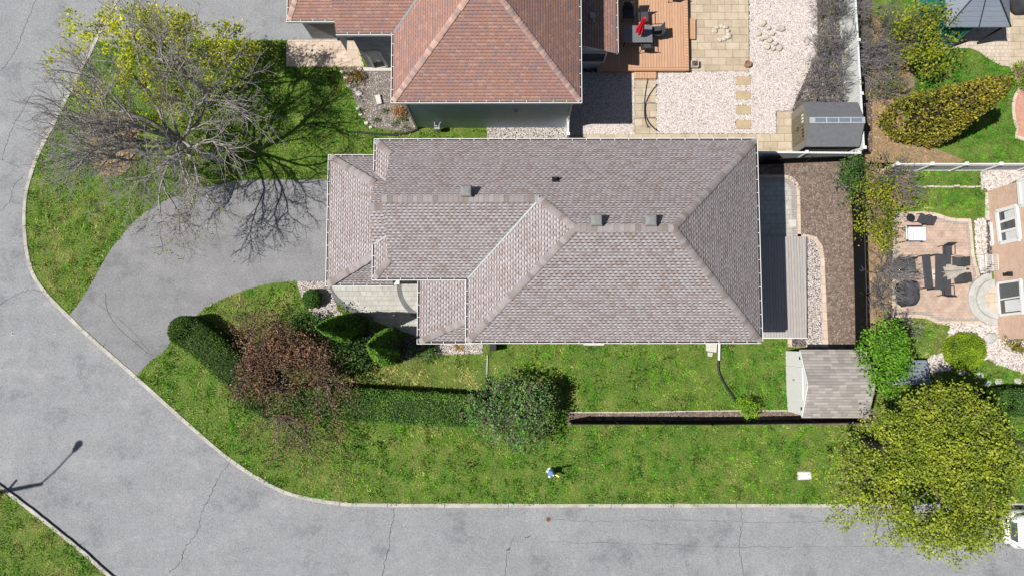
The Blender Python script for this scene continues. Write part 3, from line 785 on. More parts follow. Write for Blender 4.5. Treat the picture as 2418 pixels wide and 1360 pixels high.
caps_mesh('ridge_cap', [(XY(xE, yN, E), RE), (XY(xE, yS, E), RE), (RE, RWm), (XY(xM, yS, E), RWm), (JN, RWm), (JN, WR), (XY(xW, yN, E), c1), (XY(xW, yW, E), c2)], M['cap_grey'], roof, .145, .2, .45)
zinc = plain('zinc_flashing', (.3, .34, .34), .4)
def flash(b, p, q, w=.1, z=.03):
    d = (q - p).normalized(); s = Vector((d.y, -d.x, 0)).normalized()
    b.face([p + s * w + Vector((0, 0, z)), q + s * w + Vector((0, 0, z)), q - s * w * .3 + Vector((0, 0, z)), p - s * w * .3 + Vector((0, 0, z))])
b = MB(); flash(b, XY(xM, yW, E), JN, .05, .05); b.build('valley_flashing', zinc, roof)
b = MB(); flash(b, XY(xW + .1, P(886, 412, E).y, E), XY(xg, P(914, 432, zh).y, zh), .05, .04); b.build('valley_flashing', zinc, roof)
b = MB(); flash(b, XY(xW, P(885, 576, E).y, E), XY(xg, P(914, 552, zh).y, zh), .05, .04); b.build('valley_flashing', zinc, roof)

# roof vents
def roofpt(px, py):
    "point of the north slope seen at a pixel"
    d = ray(px, py)
    t = (E + SL * yN - CH) / (d.z + SL * d.y)
    return Vector((d.x * t, d.y * t, CH + d.z * t))
for (vx, vy) in ((1102, 456), (1406, 524), (1533, 524)):
    c = roofpt(vx, vy); b = MB()
    m = Euler((-math.atan(SL), 0, 0)).to_matrix()
    b.box(c + Vector((0, 0, .02)), (.52, .52, .03), 0, 0, -math.atan(SL))
    b.box(c + Vector((0, 0, .14)), (.34, .34, .3), 0)
    f = [[c + Vector((a * s, e * s, z)) for a, e in ((-1, -1), (1, -1), (1, 1), (-1, 1))] for s, z in ((.225, .3), (.235, .36), (.19, .43), (.09, .45))]
    b.loft(f)
    b.build('roof_vent', M.setdefault('ventgrey', plain('vent_grey', (.17, .17, .165), .6)), roof, bevel=.015)
c = roofpt(1312, 424); MB().tube([c - Vector((0, 0, .1)), c + Vector((0, 0, .32))], .045, 10).box(c + Vector((0, 0, .015)), (.3, .3, .02), 0, 0, -math.atan(SL)).build('vent_pipe', M['black'], roof)
# gutters, run by run
gutter('gutter', [XY(xE, yN, E), XY(xW, yN, E), XY(xW, P(886, 404, E).y, E)], house)
gutter('gutter', [XY(xW, P(885, 578, E).y, E), XY(xW, yW, E), XY(xM, yW, E), XY(xM, yS, E), XY(xE, yS, E)], house)
gutter('gutter', [XY(xE, yS, E), XY(xE, yN, E)], house)
# garage block and its roof
EG = 2.7
gW = P(776, 520, EG).x; gN = P(800, 370, EG).y; gS = P(800, 671, EG).y
zt = 4.0; tx = P(881, 520, zt).x; tN = P(884, 432, zt).y; tS = P(883, 604, zt).y
ty = P(880, 482, 5.4).y; zlr = zt + (tN - ty) * .62
gE = P(929, 671, EG).x
b = MB()
b.face([XY(gW, gN, EG), XY(gW, gS, EG), XY(tx, tS, zt), XY(tx, tN, zt)])
b.face([XY(xg - .02, gN, EG), XY(gW, gN, EG), XY(tx, tN, zt), XY(xg - .02, tN, zt)])
b.face([XY(gW, gS, EG), XY(gE, gS, EG), XY(gE, tS - .02, zt), XY(tx, tS, zt)])
b.face([XY(tx, tN, zt), XY(tx, ty, zlr), XY(xg + .6, ty, zlr), XY(xg + .6, tN, zt)][::-1][::-1])
b.face([XY(tx, ty, zlr), XY(tx, tS, zt), XY(xg + .6, tS, zt), XY(xg + .6, ty, zlr)])
b.face([XY(tx, tN, zt), XY(tx, tS, zt), XY(tx, ty, zlr)], 1)
b.face([XY(gW, gN, EG - .03), XY(xg, gN, EG - .03), XY(xg, gS, EG - .03), XY(gW, gS, EG - .03)], 2)
gr_ = b.build('garage_roof', [M['roof_grey'], M['siding_w'], M['white']], house)
caps_mesh('ridge_cap', [(XY(gW, gN, EG), XY(tx, tN, zt)), (XY(gW, gS, EG), XY(tx, tS, zt)), (XY(tx, ty, zlr), XY(xg + .3, ty, zlr))], M['cap_grey'], gr_, .17, .2, .4)
gutter('gutter', [XY(P(884, 370, EG).x, gN, EG), XY(gW, gN, EG), XY(gW, gS, EG), XY(gE, gS, EG)], house)
b = MB(); walls(b, [XY(gW + OV, gN - OV, 0), XY(xW + 1, gN - OV, 0), XY(xW + 1, gS + OV, 0), XY(gW + OV, gS + OV, 0)], 0, EG - .05)
b.build('garage_wall', M['brick'], house)
b = MB(); yy = (gN + gS) / 2
b.box((gW + OV - .02, yy, 1.1), (.05, 4.9, 2.2))
for i in range(4):
    for j in range(4): b.box((gW + OV - .05, yy + (j - 1.5) * 1.2, .3 + i * .53), (.03, 1.05, .42))
b.build('garage_door', M['white'], house)
# entrance roof
EE = 3.0
eW = P(991, 735, EE).x; eS = P(1050, 806, EE).y; eN = P(1050, 662, EE).y
rn = xM - .02 - eW; s_ = .42; ze = EE + s_ * rn
hy = P(1096, 744, ze).y
b = MB()
b.face([XY(eW, eN, EE), XY(eW, eS, EE), XY(xM + OV, hy, ze), XY(xM + OV, eN, ze)])
b.face([XY(eW, eS, EE), XY(xM + OV, eS, EE), XY(xM + OV, hy, ze)])
b.face([XY(eW, eN, EE - .03), XY(xM + .3, eN, EE - .03), XY(xM + .3, eS, EE - .03), XY(eW, eS, EE - .03)], 1)
b.face([XY(eW, eN, EE), XY(xM + OV, eN, ze), XY(xM + OV, eN, EE)], 1)
er = b.build('entrance_roof', [M['roof_grey'], M['white']], house)
caps_mesh('ridge_cap', [(XY(eW, eS, EE), XY(xM + OV, hy, ze))], M['cap_grey'], er, .16, .2, .4)
gutter('gutter', [XY(eW, eN, EE), XY(eW, eS, EE), XY(P(1104, 806, EE).x, eS, EE)], house, w=.09)
b = MB(); walls(b, [XY(eW + .4, eN - .3, 0), XY(xM + .5, eN - .3, 0), XY(xM + .5, eS + .35, 0), XY(eW + .4, eS + .35, 0)], 0, EE - .05)
b.build('entrance_wall', M['stonewall'], house)
A_, B_ = XY(xM + OV, yS + OV, 0), XY(xE - OV, yS + OV, 0)
for x0, x1 in ((1.5, 3.3), (6.5, 8.1), (10, 11.4)): window(house, A_, B_, x0, x1, 1.6, 3.0)
A_, B_ = XY(xE - OV, yS + OV, 0), XY(xE - OV, yN - OV, 0)
for x0, x1 in ((.8, 2.8), (5.4, 6.8)): window(house, A_, B_, x0, x1, .9 if x0 < 2 else 1.6, 3.0)
# downspout and what shows under the south eave
b = MB(); p = P(1698, 812, 1.4); q = P(1697, 850, .05)
b.bar(XY(q.x, yS + .3, 3.8), XY(q.x, yS + .3, .25), .08, .08); b.bar(XY(q.x, yS + .3, .25), XY(q.x, q.y, .08), .09, .09)
b.build('downspout', M['white'], house)
b = MB(); wx0, wx1 = P(1375, 808, .3).x, P(1430, 808, .3).x; wy = P(1400, 815, .3).y
b.prism([(wx0 + .1, wy), (wx1 - .1, wy), (wx1, wy + .15), (wx1, yS + .5), (wx0, yS + .5), (wx0, wy + .15)], 0, .3)
b.build('window_well', M['concrete'], house)
ac = thing('stone_step', 'pale concrete pad with a smaller block beside the white downspout under the south eave', 'pad', P(1678, 820))
b = MB(); q = PL([(1666, 800), (1692, 800), (1690, 832), (1666, 828)]); b.prism([(v.x, v.y) for v in q], 0, .16); b.build('slab', M['concrete'], ac, bevel=.01)
b = MB(); q = PL([(1670, 831), (1683, 832), (1681, 842), (1671, 841)]); b.prism([(v.x, v.y) for v in q], 0, .08); b.build('block', M['concrete'], ac, bevel=.01)
tag(MB().tube([tuple(v) for v in PL(smooth_px([(1697, 852), (1696, 866), (1700, 884), (1712, 908), (1726, 928), (1739, 950)]), .06)], .055, 8).build('drain_hose', M['black'], smooth=True),
    'black corrugated drain hose curving over the lawn from the white downspout', 'hose')
tag(MB().tube([tuple(v) for v in PL(smooth_px([(819, 312), (850, 313), (900, 318), (945, 318), (975, 311), (990, 303), (1000, 298)]), .06)], .055, 8).build('drain_hose', M['black'], smooth=True),
    'long black drain hose lying along the garden bed at the corner of the red-roofed house', 'hose')
# low deck behind the house
q = PL([(1790, 559), (1904, 559), (1905, 797), (1786, 797)], .3)
q[0].x = q[3].x = xE - OV - .05
dk = thing('deck', 'low taupe boarded deck half in shade along the east side of the grey-roofed house', 'deck', up(q[3], 0))
MB().prism([(v.x, v.y) for v in q], .24, .3, 0).build('deck_boards', M['deck_grey'], dk)
b = MB(); b.prism([(q[3].x + .05, q[3].y + .05), (q[2].x - .05, q[2].y + .05), (q[1].x - .05, q[1].y - .05), (q[0].x + .05, q[0].y - .05)], 0, .235)
b.build('skirt', M['black'], dk)
MB().bar(q[3] + Vector((0, -.02, -.02)), q[2] + Vector((0, -.02, -.02)), .04, .1).build('fascia', M['white'], dk)

# ---- red-roofed house
yS2 = P(1150, 239, E).y; xW2 = P(928.5, 150, E).x; xE2 = P(1369, 150, E).x; run2 = (xE2 - xW2) / 2; z2 = E + SL * run2
yTop = yS2 + 22; xm2 = (xW2 + xE2) / 2
h2 = thing('house', 'house at the top with a terracotta red shingled hip roof and blue-grey siding', 'house', XY(xW2, yS2, 0))
EL2 = 2.8
yG = P(860, 78, E).y; yG2 = P(740, 48, EL2).y; xG = P(793, 70, E).x; xGW = P(681, 40, EL2).x; xG1 = P(794, 60, EL2 + .3).x
b = MB()
ap = XY(xm2, yS2 + run2, z2); apN = XY(xm2, yTop - run2, z2)
b.face([XY(xW2, yS2, E), XY(xE2, yS2, E), ap])
b.face([XY(xE2, yS2, E), XY(xE2, yTop, E), apN, ap])
# west slope is cut by the wing's valley
wd = 5.6; yGr = yG + wd / 2
zwr = E + SL * (yGr - yG)
vj = XY(xW2 + (yGr - yG), yGr, zwr)
b.face([XY(xW2, yS2, E), ap, apN, XY(xW2, yTop, E), XY(xW2, yG + wd, E), vj, XY(xW2, yG, E)])
yGr2 = yG2 + 3.2; zg2 = EL2 + SL * 3.2; hipx = 3.2 / 1.6
b.face([XY(xG, yG, E), XY(xW2, yG, E), vj, XY(xG, yGr, zwr)])
b.face([XY(xG, yGr, zwr), vj, XY(xW2, yG + wd, E), XY(xG, yG + wd, E)])
b.face([XY(xG, yG, E), XY(xG, yGr, zwr), XY(xG, yG + wd, E), XY(xG, yG + wd, EL2), XY(xG, yG, EL2)], 1)
b.face([XY(xGW, yG2, EL2), XY(xG + .3, yG2, EL2), XY(xG + .3, yGr2, zg2), XY(xGW + hipx, yGr2, zg2)])
b.face([XY(xGW, yG2, EL2), XY(xGW + hipx, yGr2, zg2), XY(xGW, yG2 + 6.4, EL2)])
b.face([XY(xGW + hipx, yGr2, zg2), XY(xG + .3, yGr2, zg2), XY(xG + .3, yG2 + 6.4, EL2), XY(xGW, yG2 + 6.4, EL2)])
b.face([XY(xW2, yS2, E - .03), XY(xE2, yS2, E - .03), XY(xE2, yTop, E - .03), XY(xW2, yTop, E - .03)], 1)
b.face([XY(xG, yG, E - .03), XY(xW2, yG, E - .03), XY(xW2, yG + wd, E - .03), XY(xG, yG + wd, E - .03)], 1)
b.face([XY(xGW, yG2, EL2 - .03), XY(xG + .3, yG2, EL2 - .03), XY(xG + .3, yG2 + 6.4, EL2 - .03), XY(xGW, yG2 + 6.4, EL2 - .03)], 1)
rf2 = b.build('roof', [M['roof_red'], M['white']], h2)
caps_mesh('ridge_cap', [(XY(xW2, yS2, E), ap), (XY(xE2, yS2, E), ap), (ap, apN), (XY(xGW, yG2, EL2), XY(xGW + hipx, yGr2, zg2))], M['cap_red'], rf2, .13, .16, .45)
b = MB(); flash(b, XY(xW2, yG, E), vj, .08, .05); b.build('valley_flashing', plain('dark_valley', (.13, .14, .15), .5), rf2)
gutter('gutter', [XY(xW2, yG, E), XY(xW2, yS2, E), XY(xE2, yS2, E), XY(xE2, yTop, E)], h2)
gutter('gutter', [XY(xGW, yG2 + 6, EL2), XY(xGW, yG2, EL2), XY(xG + .1, yG2, EL2)], h2, w=.06)
gutter('gutter', [XY(xG, yG, E), XY(xW2, yG, E)], h2, w=.07)
sw = P(987, 303, 0); se = P(1335, 303, 0); ysw = (sw.y + se.y) / 2
b = MB(); walls(b, [XY(sw.x, ysw, 0), XY(se.x, ysw, 0), XY(se.x, yTop - .5, 0), XY(sw.x, yTop - .5, 0)], .12, E - .05)
b.build('wall', M['siding'], h2)
b = MB(); walls(b, [XY(sw.x + .03, ysw + .03, 0), XY(se.x - .03, ysw + .03, 0), XY(se.x - .03, yTop - .5, 0), XY(sw.x + .03, yTop - .5, 0)], 0, .12)
b.build('foundation', M['concrete'], h2)
b = MB(); b.bar(XY(sw.x - .04, ysw - .03, .1), XY(sw.x - .04, ysw - .03, E - .1), .09, .07); b.build('downspout', M['grey'], h2)
b = MB(); b.bar(XY(se.x + .03, ysw - .03, .1), XY(se.x + .03, ysw - .03, E - .1), .09, .07); b.build('downspout', M['white'], h2)
b = MB(); c = PW(1218, 262, XY(sw.x, ysw, 0), XY(se.x, ysw, 0)); b.tube([c + Vector((0, .02, 0)), c + Vector((0, -.07, 0))], .09, 12); b.build('wall_vent', M['grey'], h2)
# wing walls in grey stone
yv = P(800, 93, 0).y; yv2 = P(880, 150, 0).y
b = MB(); gx0 = P(738, 92, 0).x
walls(b, [XY(gx0, yG2 + .35, 0), XY(xG + .5, yG2 + .35, 0), XY(xG + .5, yG + 6, 0), XY(gx0, yG + 6, 0)], 0, EL2 - .05)
walls(b, [XY(xG + .42, yG + .35, 0), XY(xW2 + .8, yG + .35, 0), XY(xW2 + .8, yG + 6, 0), XY(xG + .42, yG + 6, 0)], 0, E - .05)
b.build('stone_wall', M['stonewall'], h2)
q = PL([(856, 160), (985, 160), (985, 168), (860, 168)], .15); b = MB(); b.prism([(v.x, v.y) for v in q], 0, .15)
b.build('porch_slab', M['concrete'], h2)
Aq = XY(xG + .42, yG + .33, 0); Bq = XY(xW2 + .8, yG + .33, 0)
c = [PW(px, py, Aq, Bq) for px, py in ((865, 122), (893, 121), (914, 157), (884, 162))]
f_ = MB()
for k in range(4): f_.bar(c[k], c[(k + 1) % 4], .1, .12)
fr = f_.build('window', M['concrete'], h2)
MB().face([v - Vector((0, .0, 0)) for v in c]).build('pane', M['concrete'], fr)
pt = lambda u, v: (c[0] * (1 - u) + c[1] * u) * (1 - v) + (c[3] * (1 - u) + c[2] * u) * v
MB().face([pt(.1, .66), pt(.95, .6), pt(.95, .98), pt(.1, .98)]).v
o_ = Vector((0, -.02, 0)); MB().face([pt(.1, .7) + o_, pt(.95, .62) + o_, pt(.95, .98) + o_, pt(.1, .98) + o_]).build('shutter', M['dark'], fr)
# sunroom on the east side
xs = P(1414, 163, 0).x; ys = P(1390, 163, 0).y
b = MB(); walls(b, [XY(se.x, ys, 0), XY(xs, ys, 0), XY(xs, yTop - 3, 0), XY(se.x, yTop - 3, 0)], 0, 2.55); b.build('sunroom_wall', M['siding'], h2)
window(h2, XY(se.x, ys, 0), XY(xs, ys, 0), .5, 1.9, .9, 2.1, 0)
xr = P(1456, 60, 2.6).x; ys_ = P(1456, 125, 2.6).y
b = MB(); b.face([XY(se.x, ys_ + .1, 3.4), XY(xr, ys_, 2.6), XY(xr, yTop - 3, 2.6), XY(se.x, yTop - 3, 3.4)])
b.face([XY(se.x, ys_ + .1, 3.3), XY(xr, ys_, 2.5), XY(xr, yTop - 3, 2.5), XY(se.x, yTop - 3, 3.3)][::-1], 1)
b.face([XY(se.x, ys_ + .1, 3.3), XY(xr, ys_, 2.5), XY(xr, ys_, 2.6), XY(se.x, ys_ + .1, 3.4)], 1)
sr = b.build('sunroom_roof', [M['roof_red'], M['white']], h2)
gutter('gutter', [XY(xr, ys_, 2.6), XY(xr, yTop - 3, 2.6)], h2, w=.05)
c = P(1399, 38, 3.15); MB().box(c, (.24, .26, .14)).tube([c + Vector((.04, -.1, 0)), c + Vector((.07, -.3, -.02))], .04, 8).build('roof_vent', M['grey'], sr)
# gas meter
gm = thing('gas_meter', 'small grey gas meter with pipes standing in the strip between the two big houses', 'gas meter', P(1040, 312))
o = P(1036, 311); b = MB(); b.box(o + Vector((0, 0, .55)), (.28, .2, .3)); b.build('meter_body', M['grey'], gm, bevel=.03)
b = MB(); b.tube([o + Vector((-.1, 0, 0)), o + Vector((-.1, 0, .9)), o + Vector((-.1, .2, .95))], .025, 8); b.tube([o + Vector((.1, 0, .7)), o + Vector((.1, 0, .95)), o + Vector((.22, .2, .95))], .02, 8); b.build('pipe', M['grey'], gm)

# ---- brick house on the right
Aw = P(2331, 452, 0); Bw = P(2358, 800, 0); wn_d = (Bw - Aw).normalized(); outw = Vector((wn_d.y, -wn_d.x, 0))
if outw.x > 0: outw = -outw
h3 = thing('house', 'orange-pink brick house wall with white framed windows at the right edge', 'house', Bw)
C_ = Bw - outw * 11; D_ = Aw - outw * 11
b = MB(); walls(b, [Aw, Bw, C_, D_], 0, 5.2); b.build('wall', M['brick'], h3)
b = MB(); q = [Aw + outw * .0 - wn_d * .35, Bw + outw * .0 + wn_d * .35, C_ + wn_d * .35, D_ - wn_d * .35]; q = [q[0] + outw * .35, q[1] + outw * .35, q[2], q[3]]
cen = (q[0] + q[1] + q[2] + q[3]) / 4; rz1 = cen + wn_d * -1.5; rz2 = cen + wn_d * 1.5
for k in range(4): pass
T = [up(v, 5.2) for v in q]; a1 = up(cen - wn_d * .8, 8); a2 = up(cen + wn_d * .8, 8)
b.face([T[0], T[1], a2, a1]); b.face([T[1], T[2], a2]); b.face([T[2], T[3], a1, a2]); b.face([T[3], T[0], a1]); b.face(T, 1)
b.build('roof', [M['roof_grey'], M['white']], h3)
def wallframe(name, corners, bars, depth=.09, parent=h3, mull_t=.07, frame_t=.1, glass='glass'):
    "frame on the brick wall through four photo points (tl,tr,br,bl) as seen; bars = list of pairs of fractions"
    c = [PW(px, py, Aw, Bw) for px, py in corners]; c = [v + outw * .03 for v in c]
    b = MB()
    for i in range(4): b.bar(c[i], c[(i + 1) % 4], frame_t, frame_t)
    for f, g in bars:
        pt = lambda u, v: (c[0] * (1 - u) + c[1] * u) * (1 - v) + (c[3] * (1 - u) + c[2] * u) * v
        b.bar(pt(*f), pt(*g), mull_t, mull_t)
    fr = b.build(name, M['white'], parent)
    g = MB().face([v - outw * .01 for v in c]).build('pane', M[glass], fr)
    return fr, c
f, c = wallframe('patio_door', [(2356, 500), (2402, 487), (2410, 565), (2365, 575)], [((0, .36), (1, .33)), ((0, .66), (1, .66))], mull_t=.11, frame_t=.17)
pt = lambda u, v: (c[0] * (1 - u) + c[1] * u) * (1 - v) + (c[3] * (1 - u) + c[2] * u) * v
MB().face([pt(.35, .08) + outw * .0, pt(.95, .05), pt(.95, .3), pt(.35, .33)]).build('curtain', M['curtain_w'], f)
MB().face([pt(.3, .7), pt(.95, .7), pt(.95, .94), pt(.3, .96)]).build('curtain', M['curtain_w'], f)
f, c = wallframe('window', [(2357, 669), (2412, 661), (2417, 738), (2363, 744)], [((.0, .52), (1, .5))], frame_t=.12, mull_t=.06)
MB().face([pt(.25, .56), pt(.97, .56), pt(.97, .92), pt(.25, .92)]).build('curtain', M['curtain_w'], f)
f, c = wallframe('basement_window', [(2334, 530), (2341, 527), (2346, 577), (2340, 580)], [((.0, .5), (1, .5))], frame_t=.1)
f, c = wallframe('bay_window', [(2408, 428), (2432, 421), (2440, 482), (2413, 487)], [], frame_t=.16)
MB().face([v + outw * .03 for v in c]).build('shutter', M['white'], f)
c0 = PW(2385, 648, Aw, Bw) + outw * .14
b = MB(); b.box(c0, (.16, .16, .32)); b.box(c0 + Vector((0, 0, .2)), (.22, .22, .06)); b.box(c0 - outw * .08, (.05, .05, .4)); b.build('wall_lantern', M['black'], h3)
# round stone steps at the door
b = MB(); sc_ = P(2346, 706)
def halfdisc(b, c, r, z0, z1, a0=95, a1=272, mi=0, n=20):
    pts = [(c.x + r * math.cos(R(a0 + (a1 - a0) * i / n)), c.y + r * math.sin(R(a0 + (a1 - a0) * i / n))) for i in range(n + 1)]
    b.prism(pts, z0, z1, mi)
st = thing('stone_steps', 'semicircular grey stone steps against the brick wall beside the patio', 'steps', sc_)
b = MB(); halfdisc(b, sc_, 1.32, 0, .14); b.build('lower_step', M['step_stone'], st, bevel=.015)
b = MB(); halfdisc(b, sc_, .98, .14, .28); b.build('upper_step', M['step_stone'], st, bevel=.015)
b = MB(); halfdisc(b, sc_, .62, .28, .285); b.build('brick_inlay', M['paver_pink'], st)
# ------------------------------------------------------------ trees, shrubs, hedges
def tubes_np(segs, n=4):
    "segs: list of (p0, p1, r0, r1) -> V, F"
    A = np.array([s[0] for s in segs], float); B = np.array([s[1] for s in segs], float)
    r0 = np.array([s[2] for s in segs]); r1 = np.array([s[3] for s in segs])
    d = B - A; d /= np.linalg.norm(d, axis=1)[:, None] + 1e-9
    ref = np.where(np.abs(d[:, 2:3]) < .9, np.array([[0, 0, 1.]]), np.array([[1., 0, 0]]))
    u = np.cross(d, ref); u /= np.linalg.norm(u, axis=1)[:, None] + 1e-9; w = np.cross(d, u)
    k = len(segs); V = np.zeros((k, 2 * n, 3))
    for i in range(n):
        c, s = math.cos(2 * math.pi * i / n), math.sin(2 * math.pi * i / n)
        V[:, i] = A + (u * c + w * s) * r0[:, None]; V[:, n + i] = B + (u * c + w * s) * r1[:, None]
    F = np.array([[i, (i + 1) % n, n + (i + 1) % n, n + i] for i in range(n)])
    return V.reshape(-1, 3), (F[None] + (np.arange(k) * 2 * n)[:, None, None]).reshape(-1, 4)
def leaves_np(C, size, r, up=.3, aspect=.7):
    "one bent leaf (two triangles as a quad) at each point"
    k = len(C); nrm = r.normal(size=(k, 3)); nrm[:, 2] = np.abs(nrm[:, 2]) + up; nrm /= np.linalg.norm(nrm, axis=1)[:, None]
    t = r.normal(size=(k, 3)); u = np.cross(nrm, t); u /= np.linalg.norm(u, axis=1)[:, None] + 1e-9; v = np.cross(nrm, u)
    s = (size * r.uniform(.6, 1.35, k))[:, None]
    V = np.zeros((k, 4, 3)); V[:, 0] = C - u * s * .5; V[:, 2] = C + u * s * .5
    V[:, 1] = C + v * s * .5 * aspect + nrm * s * .12; V[:, 3] = C - v * s * .5 * aspect + nrm * s * .12
    return V.reshape(-1, 3), np.arange(4 * k).reshape(-1, 4)
def lumpy(seed, amp=.25, k=9):
    r = np.random.RandomState(seed); D = r.normal(size=(k, 3)); D /= np.linalg.norm(D, axis=1)[:, None]; A_ = r.uniform(-1, 1, k) * amp
    return lambda d: 1 + sum(a * np.maximum(0, d @ v) ** 3 * 1.6 for a, v in zip(A_, D))
def grow(segs, p, d, L, r, lvl, maxl, rn, spread=.6, up=.08, nseg=3, tips=None, kids=(2, 4), shrink=.72):
    q = Vector(p); dd = Vector(d).normalized(); rr = r
    pts = [q.copy()]
    for i in range(nseg):
        dd = (dd + Vector((rn.gauss(0, .2), rn.gauss(0, .2), rn.gauss(0, .13) + up * .4))).normalized()
        nq = q + dd * (L / nseg); r2 = max(.006, rr * .9)
        segs.append((tuple(q), tuple(nq), rr, r2)); q = nq; rr = r2; pts.append(q.copy())
    if lvl >= maxl:
        if tips is not None: tips.append(q.copy())
        return
    n = rn.randint(*kids)
    for i in range(n + nseg - 1):
        at = q if i < n else pts[1 + (i - n) % (nseg - 1)] if nseg > 1 else q
        s = spread * rn.uniform(.6, 1.3)
        t = Vector((rn.gauss(0, 1), rn.gauss(0, 1), rn.gauss(0, .8)))
        t = (t - dd * t.dot(dd)).normalized()
        nd = (dd + t * s + Vector((0, 0, up))).normalized()
        f = rn.uniform(.8, 1.05) * (1 if i < n else .8)
        grow(segs, at, nd, L * shrink * f, max(.007, rr * (.76 if i < n else .6)), lvl + 1, maxl, rn, spread, up, max(2, nseg - (lvl > 2)), tips, kids, shrink)
def bare_tree(name, label, bx, by, dirs, L, r, maxl, seed, trunk, m='bark', cat='tree', group=None, shrink=.72, up=.05, kids=(2, 3), spread=.6, leaf=None):
    rn = random.Random(seed); o = P(bx, by); root = thing(name, label, cat, o, group)
    top = o + Vector(trunk); ts = []
    mid = o + Vector(trunk) * .5 + Vector((rn.uniform(-.08, .08), rn.uniform(-.08, .08), 0))
    ts = [(tuple(o - Vector((0, 0, .1))), tuple(mid), r * 1.35, r * 1.1), (tuple(mid), tuple(top), r * 1.1, r)]
    V, F = tubes_np(ts, 9); mesh_np('trunk', V, F, M[m], root, True)
    segs = []; tips = []
    for d in dirs:
        d = Vector(d); LL = L * d.length
        grow(segs, top, d, LL, r * .66 * min(1.1, .5 + d.length * .5), 0, maxl, rn, spread, up, 3, tips, kids, shrink)
    V, F = tubes_np(segs, 4); mesh_np('crown', V, F, M[m], root)
    return root, segs, tips
def leafy(name, label, bx, by, top_z, centre, rad, nclu, per, size, leaf, bark='bark_dk', cat='tree', seed=1, tr=.14, clu=.32, shell=.55, group=None, amp=.3, bottom=-1, up=.3, limbs=9, squash=.7, twigs=True, gaps=.26, gsc=1.5):
    "trunk, limbs to clusters of leaves spread through a lumpy crown; centre is the crown's middle in the world"
    r = np.random.RandomState(seed); rn = random.Random(seed); o = P(bx, by); root = thing(name, label, cat, o, group)
    c = np.array(centre, float); rad = np.array(rad, float); lf = lumpy(seed + 3, amp)
    D = r.normal(size=(nclu * 3, 3)); D /= np.linalg.norm(D, axis=1)[:, None]; D = D[D[:, 2] > bottom][:nclu]
    rr = (r.uniform(shell ** 3, 1, len(D)) ** (1 / 3)) * lf(D) * r.uniform(.88, 1.08, len(D))
    Cc = c + D * rr[:, None] * rad
    if gaps: Cc = Cc[vnoise(Cc[:, 0] + Cc[:, 2] * .6 + 200, Cc[:, 1] - Cc[:, 2] * .4 + 200, gsc) > gaps]
    n = len(Cc); sc = r.uniform(.6, 1.35, n)
    pts = (Cc[:, None, :] + r.normal(size=(n, per, 3)) * clu * sc[:, None, None] * np.array([1, 1, squash]))
    keep = r.uniform(size=(n, per)) < r.uniform(.5, 1.05, n)[:, None]
    pts = pts[keep]; pts[:, 2] = np.maximum(pts[:, 2], .04)
    V, F = leaves_np(pts, size, r, up)
    segs = []; tp = Vector((o.x * .4 + c[0] * .6, o.y * .4 + c[1] * .6, max(.25, c[2] - rad[2] * .55)))
    ts = [(tuple(o - Vector((0, 0, .1))), tuple(o.lerp(tp, .5)), tr * 1.3, tr * 1.1), (tuple(o.lerp(tp, .5)), tuple(tp), tr * 1.1, tr)]
    Vt, Ft = tubes_np(ts, 8); mesh_np('trunk', Vt, Ft, M[bark], root, True)
    ends = []
    for i in range(limbs):
        e = Vector(Cc[rn.randrange(n)]); e = tp.lerp(e, .72); mid = tp.lerp(e, .5) + Vector((rn.gauss(0, .1), rn.gauss(0, .1), rn.uniform(0, .25))) * rad[0] * .3
        segs += [(tuple(tp), tuple(mid), tr * .6, tr * .4), (tuple(mid), tuple(e), tr * .4, tr * .2)]; ends += [mid, e]
    if twigs:
        E_ = np.array([tuple(e) for e in ends])
        for i in range(0, n, 2 if n > 300 else 1):
            j = np.argmin(((E_ - Cc[i]) ** 2).sum(1)); a = Vector(E_[j]); q = Vector(Cc[i]); m_ = a.lerp(q, .55) + Vector((rn.gauss(0, .05), rn.gauss(0, .05), rn.gauss(0, .05)))
            segs += [(tuple(a), tuple(m_), tr * .18, tr * .12), (tuple(m_), tuple(q), tr * .12, tr * .05)]
    Vb, Fb = tubes_np(segs, 4)
    mesh_np('limbs', Vb, Fb, M[bark], root)
    mesh_np('crown', V, F, leaf, root)
    return root
